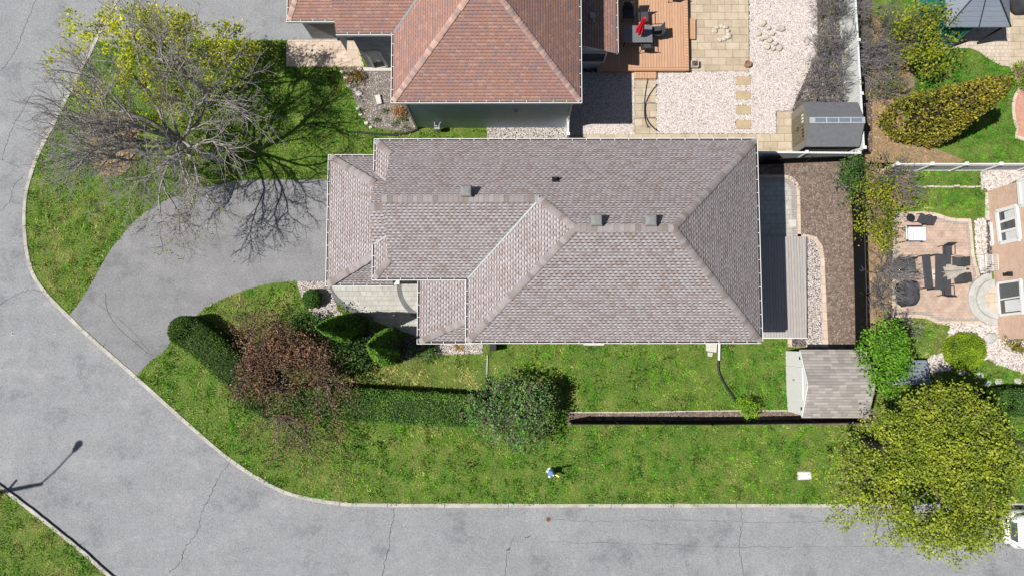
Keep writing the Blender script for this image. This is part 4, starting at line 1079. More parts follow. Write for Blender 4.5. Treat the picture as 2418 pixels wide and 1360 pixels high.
LEAF = {
 'lime': leafm('lime_blossom', [(.46, .5, .02), (.58, .58, .03), (.34, .44, .025), (.5, .53, .02), (.64, .62, .05)], .35),
 'olive': leafm('olive_leaves', [(.14, .195, .02), (.24, .32, .028), (.37, .44, .045), (.19, .26, .026), (.31, .38, .04), (.11, .15, .02), (.43, .46, .07)], .3),
 'purple': leafm('purple_leaves', [(.13, .07, .045), (.19, .105, .07), (.27, .155, .11), (.08, .05, .038), (.13, .11, .05)], .2),
 'dkgreen': leafm('dark_leaves', [(.03, .075, .018), (.055, .125, .026), (.09, .19, .035), (.04, .09, .022)], .2),
 'lilac': leafm('lilac_leaves', [(.07, .19, .035), (.11, .27, .055), (.16, .34, .08), (.045, .11, .03), (.22, .18, .15), (.12, .1, .09)], .25),
 'bright': leafm('bright_leaves', [(.07, .2, .01), (.11, .28, .015), (.17, .36, .03), (.05, .15, .012)], .25),
 'yel': leafm('yellow_green_leaves', [(.22, .27, .015), (.3, .32, .02), (.16, .22, .02), (.12, .16, .02)], .3),
 'gold': leafm('gold_conifer', [(.16, .16, .014), (.27, .26, .02), (.36, .33, .03), (.08, .085, .02), (.18, .16, .03), (.1, .07, .03)], .2),
 'hedge': leafm('hedge_leaves', [(.045, .095, .014), (.06, .12, .018), (.08, .155, .022), (.035, .075, .012)], .15),
 'cone': leafm('conifer_sprays', [(.04, .105, .01), (.07, .165, .012), (.13, .27, .018), (.03, .075, .01)], .0),
 'globe': leafm('gold_globe', [(.13, .22, .008), (.17, .27, .01), (.21, .31, .014), (.1, .17, .01)], .15),
 'box': leafm('boxwood', [(.04, .1, .015), (.06, .14, .02), (.08, .17, .03), (.03, .07, .012)], .15),
}
def W3(px, py, z): return tuple(P(px, py, z))
# big bare tree by the drive
bt, segs, tips = bare_tree('bare_tree', 'large leafless grey tree reaching over the driveway and the road on the left', 524, 384,
    [(-1.1, .45, .6), (-1.15, -.1, .65), (-1.0, -.6, .6), (-.7, .85, .8), (-.4, -1.05, .6), (.1, .95, .9), (.4, -.95, .65), (.95, .3, .75), (-.15, .1, 1.15), (-.8, .15, .9), (.7, .7, .7), (-.1, -1.15, .5), (1.05, -.25, .65), (-.9, .8, .6), (-.6, -.35, .9), (.2, -.3, 1.1)],
    1.85, .12, 4, 12, (-.45, .12, 3.4), shrink=.75, up=.02, kids=(2, 3), spread=.68)
rr_ = np.random.RandomState(4)
tp_ = np.array([tuple(t_) for t_ in tips]); px_, py_ = proj(tp_[:, 0], tp_[:, 1]); 
sel = tp_[(rr_.rand(len(tp_)) < .06) & (tp_[:, 0] > P(450, 300).x)]
pts = (sel[:, None, :] + rr_.normal(size=(len(sel), 9, 3)) * .12).reshape(-1, 3)
V, F = leaves_np(pts, .08, rr_); mesh_np('leaves', V, F, LEAF['yel'], bt)  # bud clusters on some twig tips, built from leaf quads
# flowering maple behind it
lt = leafy('flowering_tree', 'tree covered in yellow-green blossom at the top left between the road and the neighbour driveway', 498, 228, 6, W3(392, 124, 4.6), (3.8, 3.0, 1.7), 520, 40, .115, LEAF['lime'], 'bark', 'tree', 31, .13, .16, .3, None, .4, -.5, .3, 20, .7, gaps=.3)
# purple-leaved tree and the green shrub beside it
leafy('purple_tree', 'low spreading tree with brownish purple leaves at the corner of the clipped hedges', 712, 846, 3, W3(660, 848, 1.7), (3.3, 2.75, .85), 900, 26, .09, LEAF['purple'], 'bark_dk', 'tree', 32, .12, .26, .15, None, .9, -.55, .35, 10, gaps=.2, gsc=1.6)
leafy('green_shrub', 'loose dark green shrub growing between the purple tree and the pair of conical evergreens', 806, 838, 1.2, W3(798, 838, .65), (1.9, 1.5, .65), 320, 22, .11, LEAF['dkgreen'], 'bark_dk', 'shrub', 33, .05, .18, .3, None, .5, -.4)
leafy('green_shrub', 'dark green shrub touching the gravel bed left of the ball shaped bush', 722, 766, 1, W3(718, 766, .6), (.9, 1.0, .5), 90, 18, .09, LEAF['dkgreen'], 'bark_dk', 'shrub', 34, .04, .15, .3, None, .4, -.4)
leafy('lilac_bush', 'large lilac bush with grey-green leaves beside the end of the long hedge', 1252, 942, 2.6, W3(1242, 954, 2.1), (2.15, 1.5, 1.0), 440, 24, .105, LEAF['lilac'], 'bark_dk', 'shrub', 35, .09, .19, .3, None, .45, -.55, .3, 12, gaps=.15)
leafy('small_shrub', 'small lime green shrub in the narrow bed by the black fence', 1770, 962, 1, W3(1764, 960, .7), (.55, .55, .55), 80, 22, .07, leafm('lime_leaves', [(.18, .36, .02), (.28, .46, .03), (.14, .3, .02)]), 'bark_dk', 'shrub', 36, .03, .1, .3, None, .4, -.8)
leafy('young_maple', 'bright green leafy tree right of the white gabled shed', 2052, 850, 4, W3(2108, 845, 2.9), (1.34, 1.85, 1.3), 330, 22, .12, LEAF['bright'], 'bark_dk', 'tree', 37, .07, .2, .4, None, .45, -.6, .3, 12)
leafy('street_tree', 'big round olive-yellow tree overhanging the road in the bottom right corner', 2036, 1046, 8, W3(2212, 1090, 5.2), (3.2, 3.3, 2.4), 2400, 34, .105, LEAF['olive'], 'bark_dk', 'tree', 38, .2, .19, .4, None, .3, -.45, .3, 22, gaps=.27)
leafy('leafy_shrub', 'rounded yellow-green shrub left of the gazebo curtains', 2136, 130, 3, W3(2166, 92, 2.2), (1.2, 1.75, 1.1), 240, 22, .12, LEAF['yel'], 'bark_dk', 'shrub', 39, .06, .2, .4, None, .35, -.6)
leafy('forsythia', 'yellowish spreading shrub between the black fence and the white lounge chair', 2056, 520, 1.6, W3(2068, 510, 1.1), (.95, 1.75, .8), 230, 18, .1, LEAF['yel'], 'bark_dk', 'shrub', 40, .04, .17, .3, None, .4, -.6)
leafy('forsythia', 'thin sprawling green shrub reaching over the lawn above the brick patio', 2095, 480, 1, W3(2105, 468, .9), (1.1, .5, .4), 60, 16, .09, LEAF['gold'], 'bark_dk', 'shrub', 41, .03, .14, .3, None, .4, -.6)
leafy('vine', 'dark green climber at the corner where the black and white fences meet', 1992, 418, 1.2, W3(2012, 412, .9), (.75, 1.2, .8), 160, 18, .1, LEAF['dkgreen'], 'bark_dk', 'shrub', 42, .04, .17, .3, None, .4, -.6)
leafy('low_shrub', 'low green shrub under the corner of the small entrance roof', 1008, 834, .6, W3(1008, 832, .35), (.78, .46, .35), 70, 20, .07, LEAF['box'], 'bark_dk', 'shrub', 43, .03, .1, .3, None, .3, -.5)
leafy('low_shrub', 'small green plant between the two conical evergreens', 866, 806, .4, W3(862, 806, .25), (.45, .35, .25), 40, 18, .06, LEAF['box'], 'bark_dk', 'shrub', 44, .02, .09, .3, None, .3, -.5)
leafy('corner_shrub', 'brownish clipped shrub at the lower corner of the brick house', 2410, 822, .8, W3(2412, 815, .5), (.8, .5, .5), 90, 20, .07, LEAF['gold'], 'bark_dk', 'shrub', 45, .03, .1, .3, None, .3, -.5)
leafy('ring_shrub', 'green and gold bush in the red gravel bed at the right edge', 2418, 178, .8, W3(2419, 176, .5), (.55, .6, .45), 90, 20, .07, LEAF['globe'], 'bark_dk', 'shrub', 46, .03, .1, .3, None, .3, -.5)
leafy('bed_plant', 'green and rusty perennial at the top of the garden bed beside the porch', 842, 184, .4, W3(838, 182, .22), (.5, .35, .2), 45, 16, .08, leafm('rusty_leaves', [(.05, .12, .03), (.2, .18, .03), (.3, .1, .03), (.06, .1, .04)]), 'bark_dk', 'plant', 47, .02, .1, .2, None, .3, -.3)
leafy('bed_plant', 'orange dried plant tucked under the corner of the red roof', 946, 262, .4, W3(944, 262, .25), (.42, .32, .22), 45, 16, .07, leafm('dry_leaves', [(.4, .24, .06), (.3, .16, .05), (.2, .1, .04), (.45, .32, .12)]), 'bark_dk', 'plant', 48, .02, .08, .2, None, .3, -.3)
# green weeds in the garden bed
for i, (x_, y_) in enumerate(((934, 292), (888, 286), (905, 262), (952, 285), (848, 262), (960, 303))):
    leafy('weed', ['leafy green weed in the lower right of the soil bed', 'dark green weed near the hose in the soil bed', 'pale weed in the middle of the soil bed', 'weed against the drainpipe side of the soil bed', 'weed among the white stones on the left of the soil bed', 'weed beside the black hose end at the house corner'][i],
          x_, y_, .2, W3(x_, y_, .1), (.2, .18, .1), 10, 12, .06, LEAF['box'], 'bark_dk', 'plant', 60 + i, .01, .06, .2, 'weeds in the front garden bed', .2, -.2, .3, 3)
# tall golden conifer, leaning away from the camera by perspective
def surface_plant(name, label, base, rings, leaf, n, size, cat='shrub', seed=1, rough=.06, core=(.03, .04, .015), group=None, lump=.1, tufts=None):
    "clipped or conical plant: rings = (z, rx, ry); leaves all over the surface and just inside it"
    r = np.random.RandomState(seed); root = thing(name, label, cat, base, group)
    zs = np.array([q[0] for q in rings]); rx = np.array([q[1] for q in rings]); ry = np.array([q[2] for q in rings])
    w_ = (np.interp(np.linspace(0, 1, 200), np.linspace(0, 1, len(zs)), rx) + .05)
    s = np.linspace(0, 1, 200); cdf = np.cumsum(w_); cdf /= cdf[-1]
    t_ = np.interp(r.rand(n), cdf, s); z = np.interp(t_, np.linspace(0, 1, len(zs)), zs); a = r.uniform(0, 6.283, n)
    lf = lumpy(seed + 5, lump, 14); d = np.stack([np.cos(a), np.sin(a), (t_ - .5) * 1.5], 1); k = lf(d / np.linalg.norm(d, axis=1)[:, None]) * r.uniform(.86, 1.04, n)
    k *= 1 + .06 * np.sin(a * 9 + z * 7 + seed) * np.sin(z * 11)
    x = np.interp(t_, np.linspace(0, 1, len(zs)), rx) * np.cos(a) * k; y = np.interp(t_, np.linspace(0, 1, len(zs)), ry) * np.sin(a) * k
    C = np.stack([x + base.x, y + base.y, z + r.normal(size=n) * rough], 1); C[:, 2] = np.maximum(C[:, 2], .03)
    V, F = leaves_np(C, size, r, .3)
    b = MB(); b.loft([[Vector((base.x + q[1] * .8 * math.cos(2 * math.pi * i / 14), base.y + q[2] * .8 * math.sin(2 * math.pi * i / 14), q[0] * .96)) for i in range(14)] for q in rings])
    b.build('stem_mass', plain(name + '_core', core, .95), root)
    mesh_np('foliage', V, F, leaf, root)
    return root
surface_plant('golden_conifer', 'tall golden conifer leaning over the lawn of the back garden at the top right', P(2162, 308), [(0, .7, .7), (.5, .98, .95), (1.6, 1.02, .98), (3, .86, .8), (4.4, .72, .68), (5.6, .56, .52), (6.1, .3, .3), (6.25, .05, .05)], LEAF['gold'], 12000, .115, 'tree', 51, .17, (.03, .025, .012), None, .3)
surface_plant('cone_evergreen', 'first dark conical evergreen beside the front walkway, next to the ball shaped bush', P(824, 777), [(0, .6, .5), (.3, .8, .66), (1.6, .66, .54), (2.9, .48, .39), (4.1, .3, .26), (5.1, .12, .11), (5.6, .02, .02)], LEAF['cone'], 16000, .08, 'tree', 52, .06, (.012, .022, .008), None, .12)
surface_plant('cone_evergreen', 'second dark conical evergreen, close to the corner of the small entrance roof', P(926, 812), [(0, .65, .62), (.3, .84, .76), (1.6, .69, .62), (2.9, .5, .45), (4.1, .33, .3), (5.1, .13, .12), (5.7, .02, .02)], LEAF['cone'], 16000, .08, 'tree', 53, .06, (.012, .022, .008), None, .12)
surface_plant('ball_shrub', 'round clipped green ball bush in the white gravel bed', P(743, 706), [(0, .2, .2), (.15, .4, .4), (.45, .48, .48), (.75, .38, .38), (.93, .15, .15), (.96, .01, .01)], LEAF['box'], 4500, .05, 'shrub', 54, .02, (.02, .04, .01), None, .03)
surface_plant('globe_shrub', 'large golden green clipped dome shrub in the white stones by the brick house', P(2262, 829), [(0, .8, .72), (.3, .93, .82), (.7, .88, .78), (1.05, .6, .52), (1.22, .25, .22), (1.26, .01, .01)], LEAF['globe'], 11000, .055, 'shrub', 55, .02, (.03, .05, .01), None, .05)
# clipped hedges: a solid clipped block with leaves all over
def hedge(name, label, path, w, h, leaf, dens, seed, wend=None):
    pts = [Vector(p) for p in path]; root = thing(name, label, 'hedge', pts[0]); r = np.random.RandomState(seed)
    b = MB(); C = []
    L = sum((q - p).length for p, q in zip(pts, pts[1:]))
    segs = list(zip(pts, pts[1:]))
    rings = []
    n_all = int(L * dens)
    for i, p in enumerate(pts):
        d = (pts[min(i + 1, len(pts) - 1)] - pts[max(i - 1, 0)]).normalized(); s = Vector((-d.y, d.x, 0))
        ww = w * .92
        rings.append([p + s * a * ww / 2 + Vector((0, 0, z)) for a, z in ((-.9, 0), (-1, h * .5), (-.9, h * .9), (-.6, h * .97), (.6, h * .97), (.9, h * .9), (1, h * .5), (.9, 0))])
    b.loft(rings); b.build('stem_mass', plain(name + '_core', (.015, .03, .008), .95), root)
    for p, q in segs:
        d = (q - p); l = d.length; d.normalize(); s = Vector((-d.y, d.x, 0)); n = int(l * dens)
        t = r.uniform(0, l, n); c = r.uniform(-1, 1, n) * (w + 2 * h) / 2     # unrolled cross-section
        top = np.abs(c) < w / 2
        off = np.where(top, c, np.sign(c) * w / 2); z = np.where(top, h, h - (np.abs(c) - w / 2))
        off = off + r.normal(size=n) * .035; z = z + r.normal(size=n) * .035 + .05 * np.sin(t * 3.1 + off * 4)
        # round the upper edge
        e = np.clip((z - (h - .18)) / .18, 0, 1); off = off * (1 - .12 * e * (np.abs(off) > w * .38))
        C.append(np.stack([p.x + d.x * t + s.x * off, p.y + d.y * t + s.y * off, np.maximum(z, .03)], 1))
    for p, sg in ((pts[0], -1), (pts[-1], 1)):                                # rounded ends
        d = (segs[0][0] - segs[0][1]).normalized() if sg < 0 else (segs[-1][1] - segs[-1][0]).normalized()
        s = Vector((-d.y, d.x, 0)); n = int(w * dens * 1.1); a = r.uniform(-math.pi / 2, math.pi / 2, n); z = r.uniform(0, h, n)
        rad = w / 2 * r.uniform(.93, 1.03, n); inn = r.rand(n) < .45; rad = np.where(inn, rad * np.sqrt(r.rand(n)), rad); z = np.where(inn, h, z)
        C.append(np.stack([p.x + d.x * np.cos(a) * rad + s.x * np.sin(a) * rad, p.y + d.y * np.cos(a) * rad + s.y * np.sin(a) * rad, np.maximum(z + r.normal(size=n) * .03, .03)], 1))
        bb = MB()
    C = np.concatenate(C); V, F = leaves_np(C, .06, r, .2)
    mesh_np('foliage', V, F, leaf, root)
    for p in (pts[0], pts[-1]):
        k_ = MB().loft([[Vector((p.x + w * f * math.cos(2 * math.pi * i / 14), p.y + w * f * math.sin(2 * math.pi * i / 14), z)) for i in range(14)] for z, f in ((0, .42), (h * .5, .44), (h * .93, .42), (h * .97, .3))])
        k_.build('end_mass', bpy.data.materials[name + '_core'], root)
    return root
hz = 1.35
hedge('clipped_hedge', 'clipped dark green hedge running diagonally from the driveway to the purple tree', PL(smooth_px([(462, 782), (505, 812), (560, 862), (620, 925)], 3)), 1.45, hz, LEAF['hedge'], 3600, 71)
hedge('long_hedge', 'long straight clipped green hedge between the purple tree and the lilac bush', PL([(690, 948), (780, 947), (900, 953), (1020, 960), (1112, 966)]), 1.5, hz, leafm('long_hedge_leaves', [(.07, .16, .025), (.1, .215, .034), (.135, .27, .045), (.05, .11, .018)], .15), 3800, 72)
hedge('corner_hedge', 'dark end of the clipped hedge behind the purple tree trunk', PL([(628, 938), (650, 952)]), 1.1, hz, LEAF['hedge'], 3000, 73)
hedge('garden_hedge', 'short clipped hedge at the right edge behind the big olive-yellow tree', PL([(2330, 945), (2500, 946)]), 1.25, 1.5, LEAF['box'], 3600, 74)
# bare twiggy shrubs
def twigs(name, label, bx, by, n, L, r, seed, spread=1.0, m='twig', lvl=3, lean=(0, 0), green=0, group=None):
    rn = random.Random(seed); o = P(bx, by); root = thing(name, label, 'shrub', o, group); segs = []; tips = []
    for i in range(n):
        a = rn.uniform(0, 6.28); k = rn.uniform(.1, 1) * spread
        d = Vector((math.cos(a) * k + lean[0], math.sin(a) * k + lean[1], rn.uniform(.5, 1.1)))
        grow(segs, o + Vector((rn.uniform(-.15, .15), rn.uniform(-.15, .15), 0)), d, L * rn.uniform(.7, 1.1), r, 0, lvl, rn, .5, .04, 2, tips, (2, 3), .74)
    V, F = tubes_np(segs, 3); mesh_np('branches', V, F, M[m], root)
    if green:
        rr = np.random.RandomState(seed); T = np.array([tuple(t) for t in tips]); T = T[rr.rand(len(T)) < green]
        if len(T):
            pts = (T[:, None, :] + rr.normal(size=(len(T), 6, 3)) * .09).reshape(-1, 3); V, F = leaves_np(pts, .07, rr); mesh_np('leaves', V, F, LEAF['yel'], root)  # buds at the twig tips, shaped as small leaf quads
    return root
twigs('bare_shrub', 'tall grey bare shrub in the dark bed at the top, against the white panel fence', 1968, 50, 22, .95, .02, 81, .9, green=.02)
twigs('bare_shrub', 'widest grey bare shrub in the bed, midway along the white panel fence', 1962, 128, 30, .95, .02, 82, 1.0, green=.02)
twigs('bare_shrub', 'dense grey bare shrub directly above the grey resin shed', 1950, 205, 32, .85, .02, 83, 1.1, green=.02)
twigs('bare_shrub', 'grey bare shrub hanging over the top of the white fence into the neighbouring garden', 2015, 160, 16, 1.0, .022, 84, .9, lean=(.5, .1))
twigs('bare_shrub', 'pale bare bush in the leaf litter right of the white panel fence', 2062, 140, 24, .95, .02, 85, 1.1, green=.08)
twigs('bare_shrub', 'bare bush with green buds beside the yellow-green shrub near the gazebo', 2092, 84, 20, .9, .02, 86, 1.0, green=.12)
twigs('bare_shrub', 'sparse brown bare bush left of the tall golden conifer', 2075, 235, 18, .8, .018, 87, 1.1, 'twig', green=.15)
twigs('bare_shrub', 'grey twiggy bush just below the white rail fence', 2092, 438, 22, .75, .018, 88, 1.1, green=.08)
twigs('bare_shrub', 'grey twiggy bush left of the wicker armchair', 2078, 645, 26, .75, .018, 89, 1.1, lean=(.25, .1))
twigs('bare_shrub', 'grey twiggy bush left of the covered barbecue', 2078, 705, 16, .68, .016, 90, 1.1)
twigs('bare_shrub', 'small bare bush at the lower left corner of the brick patio', 2112, 770, 9, .6, .016, 91, 1.0)
twigs('bare_shrub', 'bare bush beside the leaning rose canes at the rear mulch bed', 2050, 450, 7, .6, .016, 92, 1.0, green=.2)
twigs('dead_branches', 'bleached fallen branches lying over the mulch at the fence corner', 1985, 432, 5, .7, .03, 93, .9, 'bark', 2, (-.5, .3))
twigs('bare_shrub', 'dark bare bush at the right edge behind the big olive-yellow tree', 2380, 1040, 10, .9, .02, 94, 1.0, 'bark_dk')
twigs('bare_shrub', 'low brown twiggy plant beside the stone steps and metal rack', 2322, 640, 5, .28, .01, 95, 1.0, 'bark_dk', 2)
# ornamental grass tuft
r = np.random.RandomState(9); c = P(1083, 814); n = 160; a = r.uniform(0, 6.28, n); L_ = r.uniform(.2, .42, n)
V = np.zeros((n, 3, 3)); V[:, 0] = np.stack([c.x + np.cos(a + 1.57) * .015, c.y + np.sin(a + 1.57) * .015, np.zeros(n)], 1); V[:, 1] = np.stack([c.x - np.cos(a + 1.57) * .015, c.y - np.sin(a + 1.57) * .015, np.zeros(n)], 1)
V[:, 2] = np.stack([c.x + np.cos(a) * L_, c.y + np.sin(a) * L_, r.uniform(.1, .3, n)], 1)
tag(mesh_np('ornamental_grass', V.reshape(-1, 3), np.arange(n * 3).reshape(-1, 3), leafm('straw', [(.4, .28, .12), (.5, .36, .17), (.3, .2, .08)])), 'straw coloured ornamental grass tuft on pale gravel below the small entrance roof', 'plant')
# ------------------------------------------------------------ fences
def panel_fence(name, label, path, h, m, post=.11, gap=2.4, cap=True, cat='fence', posts_at=None, thick=.04, rails=True, mpost=None, group=None):
    pts = [Vector(p) for p in path]; root = thing(name, label, cat, pts[0], group); mp = mpost or m
    for a, b_ in zip(pts, pts[1:]):
        d = b_ - a; L = d.length; d.normalize(); n = max(1, round(L / gap)); rz = math.atan2(d.y, d.x)
        for i in range(n + 1):
            c = a + d * (L * i / n)
            MB().box(c + Vector((0, 0, (h + .06) / 2)), (post, post, h + .06), rz).box(c + Vector((0, 0, h + .09)), (post + .04, post + .04, .05), rz).build('post', mp, root)
        for i in range(n):
            p = a + d * (L * i / n + post / 2); q = a + d * (L * (i + 1) / n - post / 2); c = (p + q) / 2
            b = MB().box(c + Vector((0, 0, h / 2 - .02)), ((q - p).length, thick, h - .1), rz)
            if rails:
                b.box(c + Vector((0, 0, h - .04)), ((q - p).length, .09, .09), rz); b.box(c + Vector((0, 0, .08)), ((q - p).length, .07, .1), rz)
            b.build('panel', m, root)
    return root
zf = 1.65
fx = lambda x, y: up(P(x, y, zf), 0)
panel_fence('panel_fence', 'tall white vinyl panel fence running down past the bare shrubs and the grey resin shed', [fx(2012, -150), fx(2040, 350)], zf, M['vinyl'], mpost=M['white'])
panel_fence('panel_fence', 'white vinyl panel fence between the grey resin shed and the rear mulch bed', [fx(1786, 355), fx(2036, 357)], 1.3, M['vinyl_x'], mpost=M['white'])
panel_fence('fence_panel', 'single white fence panel closing the gap between the two big houses', [P(1337, 303), P(1337, 336)], 1.3, M['vinyl'], gap=5, mpost=M['white'])
def black_fence(label, path, h, name='mesh_fence'):
    root = thing(name, label, 'fence', Vector(path[0]))
    pts = [Vector(p) for p in path]
    for a, b_ in zip(pts, pts[1:]):
        d = b_ - a; L = d.length; d.normalize(); n = max(1, round(L / 2.5)); rz = math.atan2(d.y, d.x)
        for i in range(n + 1):
            c = a + d * (L * i / n); MB().tube([c, c + Vector((0, 0, h + .05))], .03, 8).tube([c + Vector((0, 0, h + .05)), c + Vector((0, 0, h + .09))], .045, 8).build('post', M['black'], root)
        MB().box((a + b_) / 2 + Vector((0, 0, h / 2)), (L, .015, h - .04), rz).build('fabric', M['mesh_black'], root)
        MB().tube([a + Vector((0, 0, h)), b_ + Vector((0, 0, h))], .022, 8).build('rail', M['black'], root)
    return root
black_fence('low black mesh fence on the upper edge of the rear mulch bed', [P(1788, 389), P(2006, 381)], 1.0)
black_fence('long black mesh fence between the rear mulch bed and the brick house garden', [P(2007, 392), P(2014, 560), P(2018, 700), P(2020, 826)], 1.15)
black_fence('long black mesh fence along the narrow bed from the lilac to the street tree', [P(1345, 992), P(1660, 993), P(2020, 988)], 1.5)
black_fence('short low black fence between the south wall and the end of the long hedge', [P(1148, 892), P(1147, 948)], .45)
MBx = MB().bar(P(1151, 838, .04), P(1149, 890, .04), .06, .06); tag(MBx.build('garden_edging', M['grey']), 'thin grey edging strip across the lawn below the black bin', 'edging')
# white rail fence with grey wire panels
root = thing('rail_fence', 'white post and rail fence with grey mesh panels above the brick house lawn', 'fence', P(2050, 402))
a = P(2052, 403); b_ = P(2500, 403); n = 7; d = b_ - a; h = 1.3
px0 = 2086; 
cs = [P(2008 + 78 * i, 403) for i in range(1, 8)]
for c in cs: MB().box(c + Vector((0, 0, h / 2)), (.12, .12, h)).box(c + Vector((0, 0, h + .03)), (.17, .17, .06)).build('post', M['white'], root)
for p, q in zip(cs, cs[1:]):
    b = MB(); b.bar(p + Vector((.06, 0, h - .06)), q + Vector((-.06, 0, h - .06)), .07, .1); b.bar(p + Vector((.06, 0, h - .32)), q + Vector((-.06, 0, h - .32)), .05, .07); b.bar(p + Vector((.06, 0, .06)), q + Vector((-.06, 0, .06)), .06, .08)
    b.build('rails', M['white'], root)
    b = MB(); L = (q - p).length; k = int(L / .055)
    for i in range(1, k): 
        c = p + (q - p) * (i / k); b.bar(c + Vector((0, 0, .1)), c + Vector((0, 0, h - .36)), .022, .02)
    for zz in (.3, .5, .7): b.bar(p + Vector((.06, 0, zz)), q + Vector((-.06, 0, zz)), .015, .03)
    b.build('mesh_panel', M['grey'], root)

# ------------------------------------------------------------ sheds
def gable_shed(name, label, x0, x1, y0, y1, wall_h, ridge_h, mw, mr, oh=.08):
    root = thing(name, label, 'shed', XY(x0, y0, 0)); ymid = (y0 + y1) / 2
    b = MB(); walls(b, [XY(x0, y0, 0), XY(x1, y0, 0), XY(x1, y1, 0), XY(x0, y1, 0)], 0, wall_h)
    b.face([XY(x0, y1, wall_h), XY(x0, y0, wall_h), XY(x0, ymid, ridge_h)]); b.face([XY(x1, y0, wall_h), XY(x1, y1, wall_h), XY(x1, ymid, ridge_h)])
    b.build('wall', mw, root)
    s = (ridge_h - wall_h) / ((y1 - y0) / 2); b = MB()
    for sg, ya in ((-1, y0), (1, y1)):
        ye = ya + sg * oh; ze_ = wall_h - s * oh + .03; zr_ = ridge_h + .03
        f = [XY(x0 - oh, ye, ze_), XY(x1 + oh, ye, ze_), XY(x1 + oh, ymid, zr_), XY(x0 - oh, ymid, zr_)]
        if sg > 0: f.reverse()
        b.face(f); g = [v - Vector((0, 0, .07)) for v in f]; b.face(g[::-1])
        for i in range(4): b.face([f[i], g[i], g[(i + 1) % 4], f[(i + 1) % 4]])
    rf = b.build('roof', mr, root)
    return root, rf, ymid
g0 = P(1871, 364); g1 = P(1871, 264)
x0 = P(1870, 310).x; x1 = P(2026, 300, 1.7).x; y0 = P(1960, 347, 1.62).y + .08; y1 = P(1960, 242, 1.62).y - .08
sh, rf, ymid = gable_shed('resin_shed', 'grey resin garden shed with a skylight strip along its ridge, in the fence corner', x0, x1, y0, y1, 1.62, 2.2, M['taupe'], M['greyplastic'])
b = MB(); b.box(((x0 + x1) / 2, ymid, 2.235), (x1 - x0 + .14, .3, .03)); b.build('skylight_frame', M['grey'], rf)
for i in range(4):
    xx = x0 + .15 + (x1 - x0 - .2) * (i + .5) / 4; MB().box((xx, ymid, 2.262), ((x1 - x0 - .2) / 4 - .08, .2, .03)).build('skylight', M['skyglass'], rf)
b = MB()
for j, s in enumerate((-1, 1)):
    bb = MB().box((x0 - .02, ymid + s * .36, .82), (.04, .68, 1.5))
    for k in (-.22, 0, .22): bb.box((x0 - .045, ymid + s * .36 + k, .8), (.012, .012, 1.4))
    dr = bb.build('door', M['taupe2'], sh)
    for k in range(3): MB().box((x0 - .05, ymid + s * .36 + (k - 1) * .16, 1.4), (.02, .1, .18)).build('door_window', M['curtain_w'] if s > 0 else M['black'], dr)
    MB().box((x0 - .06, ymid + s * .06, .85), (.04, .03, .16)).build('handle', M['black'], dr)
for s in (-1, 1):
    b = MB()
    for k in range(3): b.box((x0 - .012, ymid + s * (.78 + k * .12), .8), (.02, .12, 1.5))
    b.build('corner_panel', M['taupe'], sh)
wx = P(1857, 900).x; wx1 = P(2050, 905, 2.2).x; wy0 = P(1950, 985, 1.9).y + .08; wy1 = P(1950, 826, 1.9).y - .08
ws, rf, ymid = gable_shed('gabled_shed', 'cream gabled garden shed with a pale shingled roof on the south lawn', wx, wx1, wy0, wy1, 1.95, 2.65, M['white'], M['roof_shed'], .1)
b = MB(); b.box((wx - .015, ymid, 1.0), (.03, 1.5, 1.9)); b.box((wx - .035, ymid, 1.0), (.012, .02, 1.9))
dr = b.build('door', M['white'], ws); MB().box((wx - .05, ymid + .12, 1.0), (.05, .03, .18)).build('handle', M['black'], dr)
for yy in (wy0 + .3, wy1 - .3): MB().box((wx - .02, yy, 1.75), (.04, .14, .14)).build('vent', M['black'], ws)
MB().bar(XY(wx - .1, wy0 - .02, 1.93), XY(wx - .1, ymid, 2.68), .04, .12).bar(XY(wx - .1, ymid, 2.68), XY(wx - .1, wy1 + .02, 1.93), .04, .12).build('bargeboard', M['white'], ws)
# white lean-to roof of a low cabinet behind the young maple
cb = thing('storage_box', 'low grey-lidded storage box half hidden under the bright green tree', 'box', P(2165, 880))
q = PL([(2125, 850), (2188, 850), (2200, 905), (2120, 908)], .75)
MB().prism([(v.x, v.y) for v in q], 0, .68).build('body', M['white'], cb); MB().prism([(v.x * 1.0, v.y) for v in [q[0], q[1], q[2], q[3]]], .685, .75).build('lid', M['gazebo'], cb)

# ------------------------------------------------------------ deck of the red-roofed house
zd = .42
dq = [P(1410, 168, zd), P(1627, 167, zd), P(1627, -120, zd), P(1410, -120, zd)]
dk = thing('deck', 'orange boarded raised deck behind the red-roofed house', 'deck', up(dq[0], 0))
MB().prism([(dq[0].x, dq[0].y + .15), (dq[1].x - .15, dq[1].y + .15), (dq[2].x - .15, dq[2].y), (dq[3].x, dq[3].y)], zd - .04, zd).build('deck_boards', M['deck'], dk)
b = MB().box(((dq[0].x + dq[1].x) / 2, dq[0].y + .073, zd - .018), (dq[1].x - dq[0].x, .142, .04)); b.box((dq[1].x - .073, (dq[1].y + .15 + dq[2].y) / 2, zd - .018), (.142, dq[2].y - dq[1].y - .15, .04)); b.build('edge_board', M['deck_y'], dk)
MB().prism([(dq[0].x + .04, dq[0].y + .06), (dq[1].x - .06, dq[1].y + .06), (dq[2].x - .06, dq[2].y), (dq[3].x, dq[3].y)], 0, zd - .045).build('skirt', M['deck_y'], dk)
def step(px, label_=None):
    q = PL(px, .2); b = MB().prism([(v.x, v.y) for v in q], .14, .2); c = sum(q, Vector()) / 4
    b.prism([(c.x + (v.x - c.x) * .95, c.y + (v.y - c.y) * .95) for v in q], 0, .138)
    return b.build('step', M['deck'], dk)
step([(1498, 186), (1550, 186), (1550, 170), (1498, 170)]); step([(1629, 93), (1642, 93), (1642, 44), (1629, 44)])
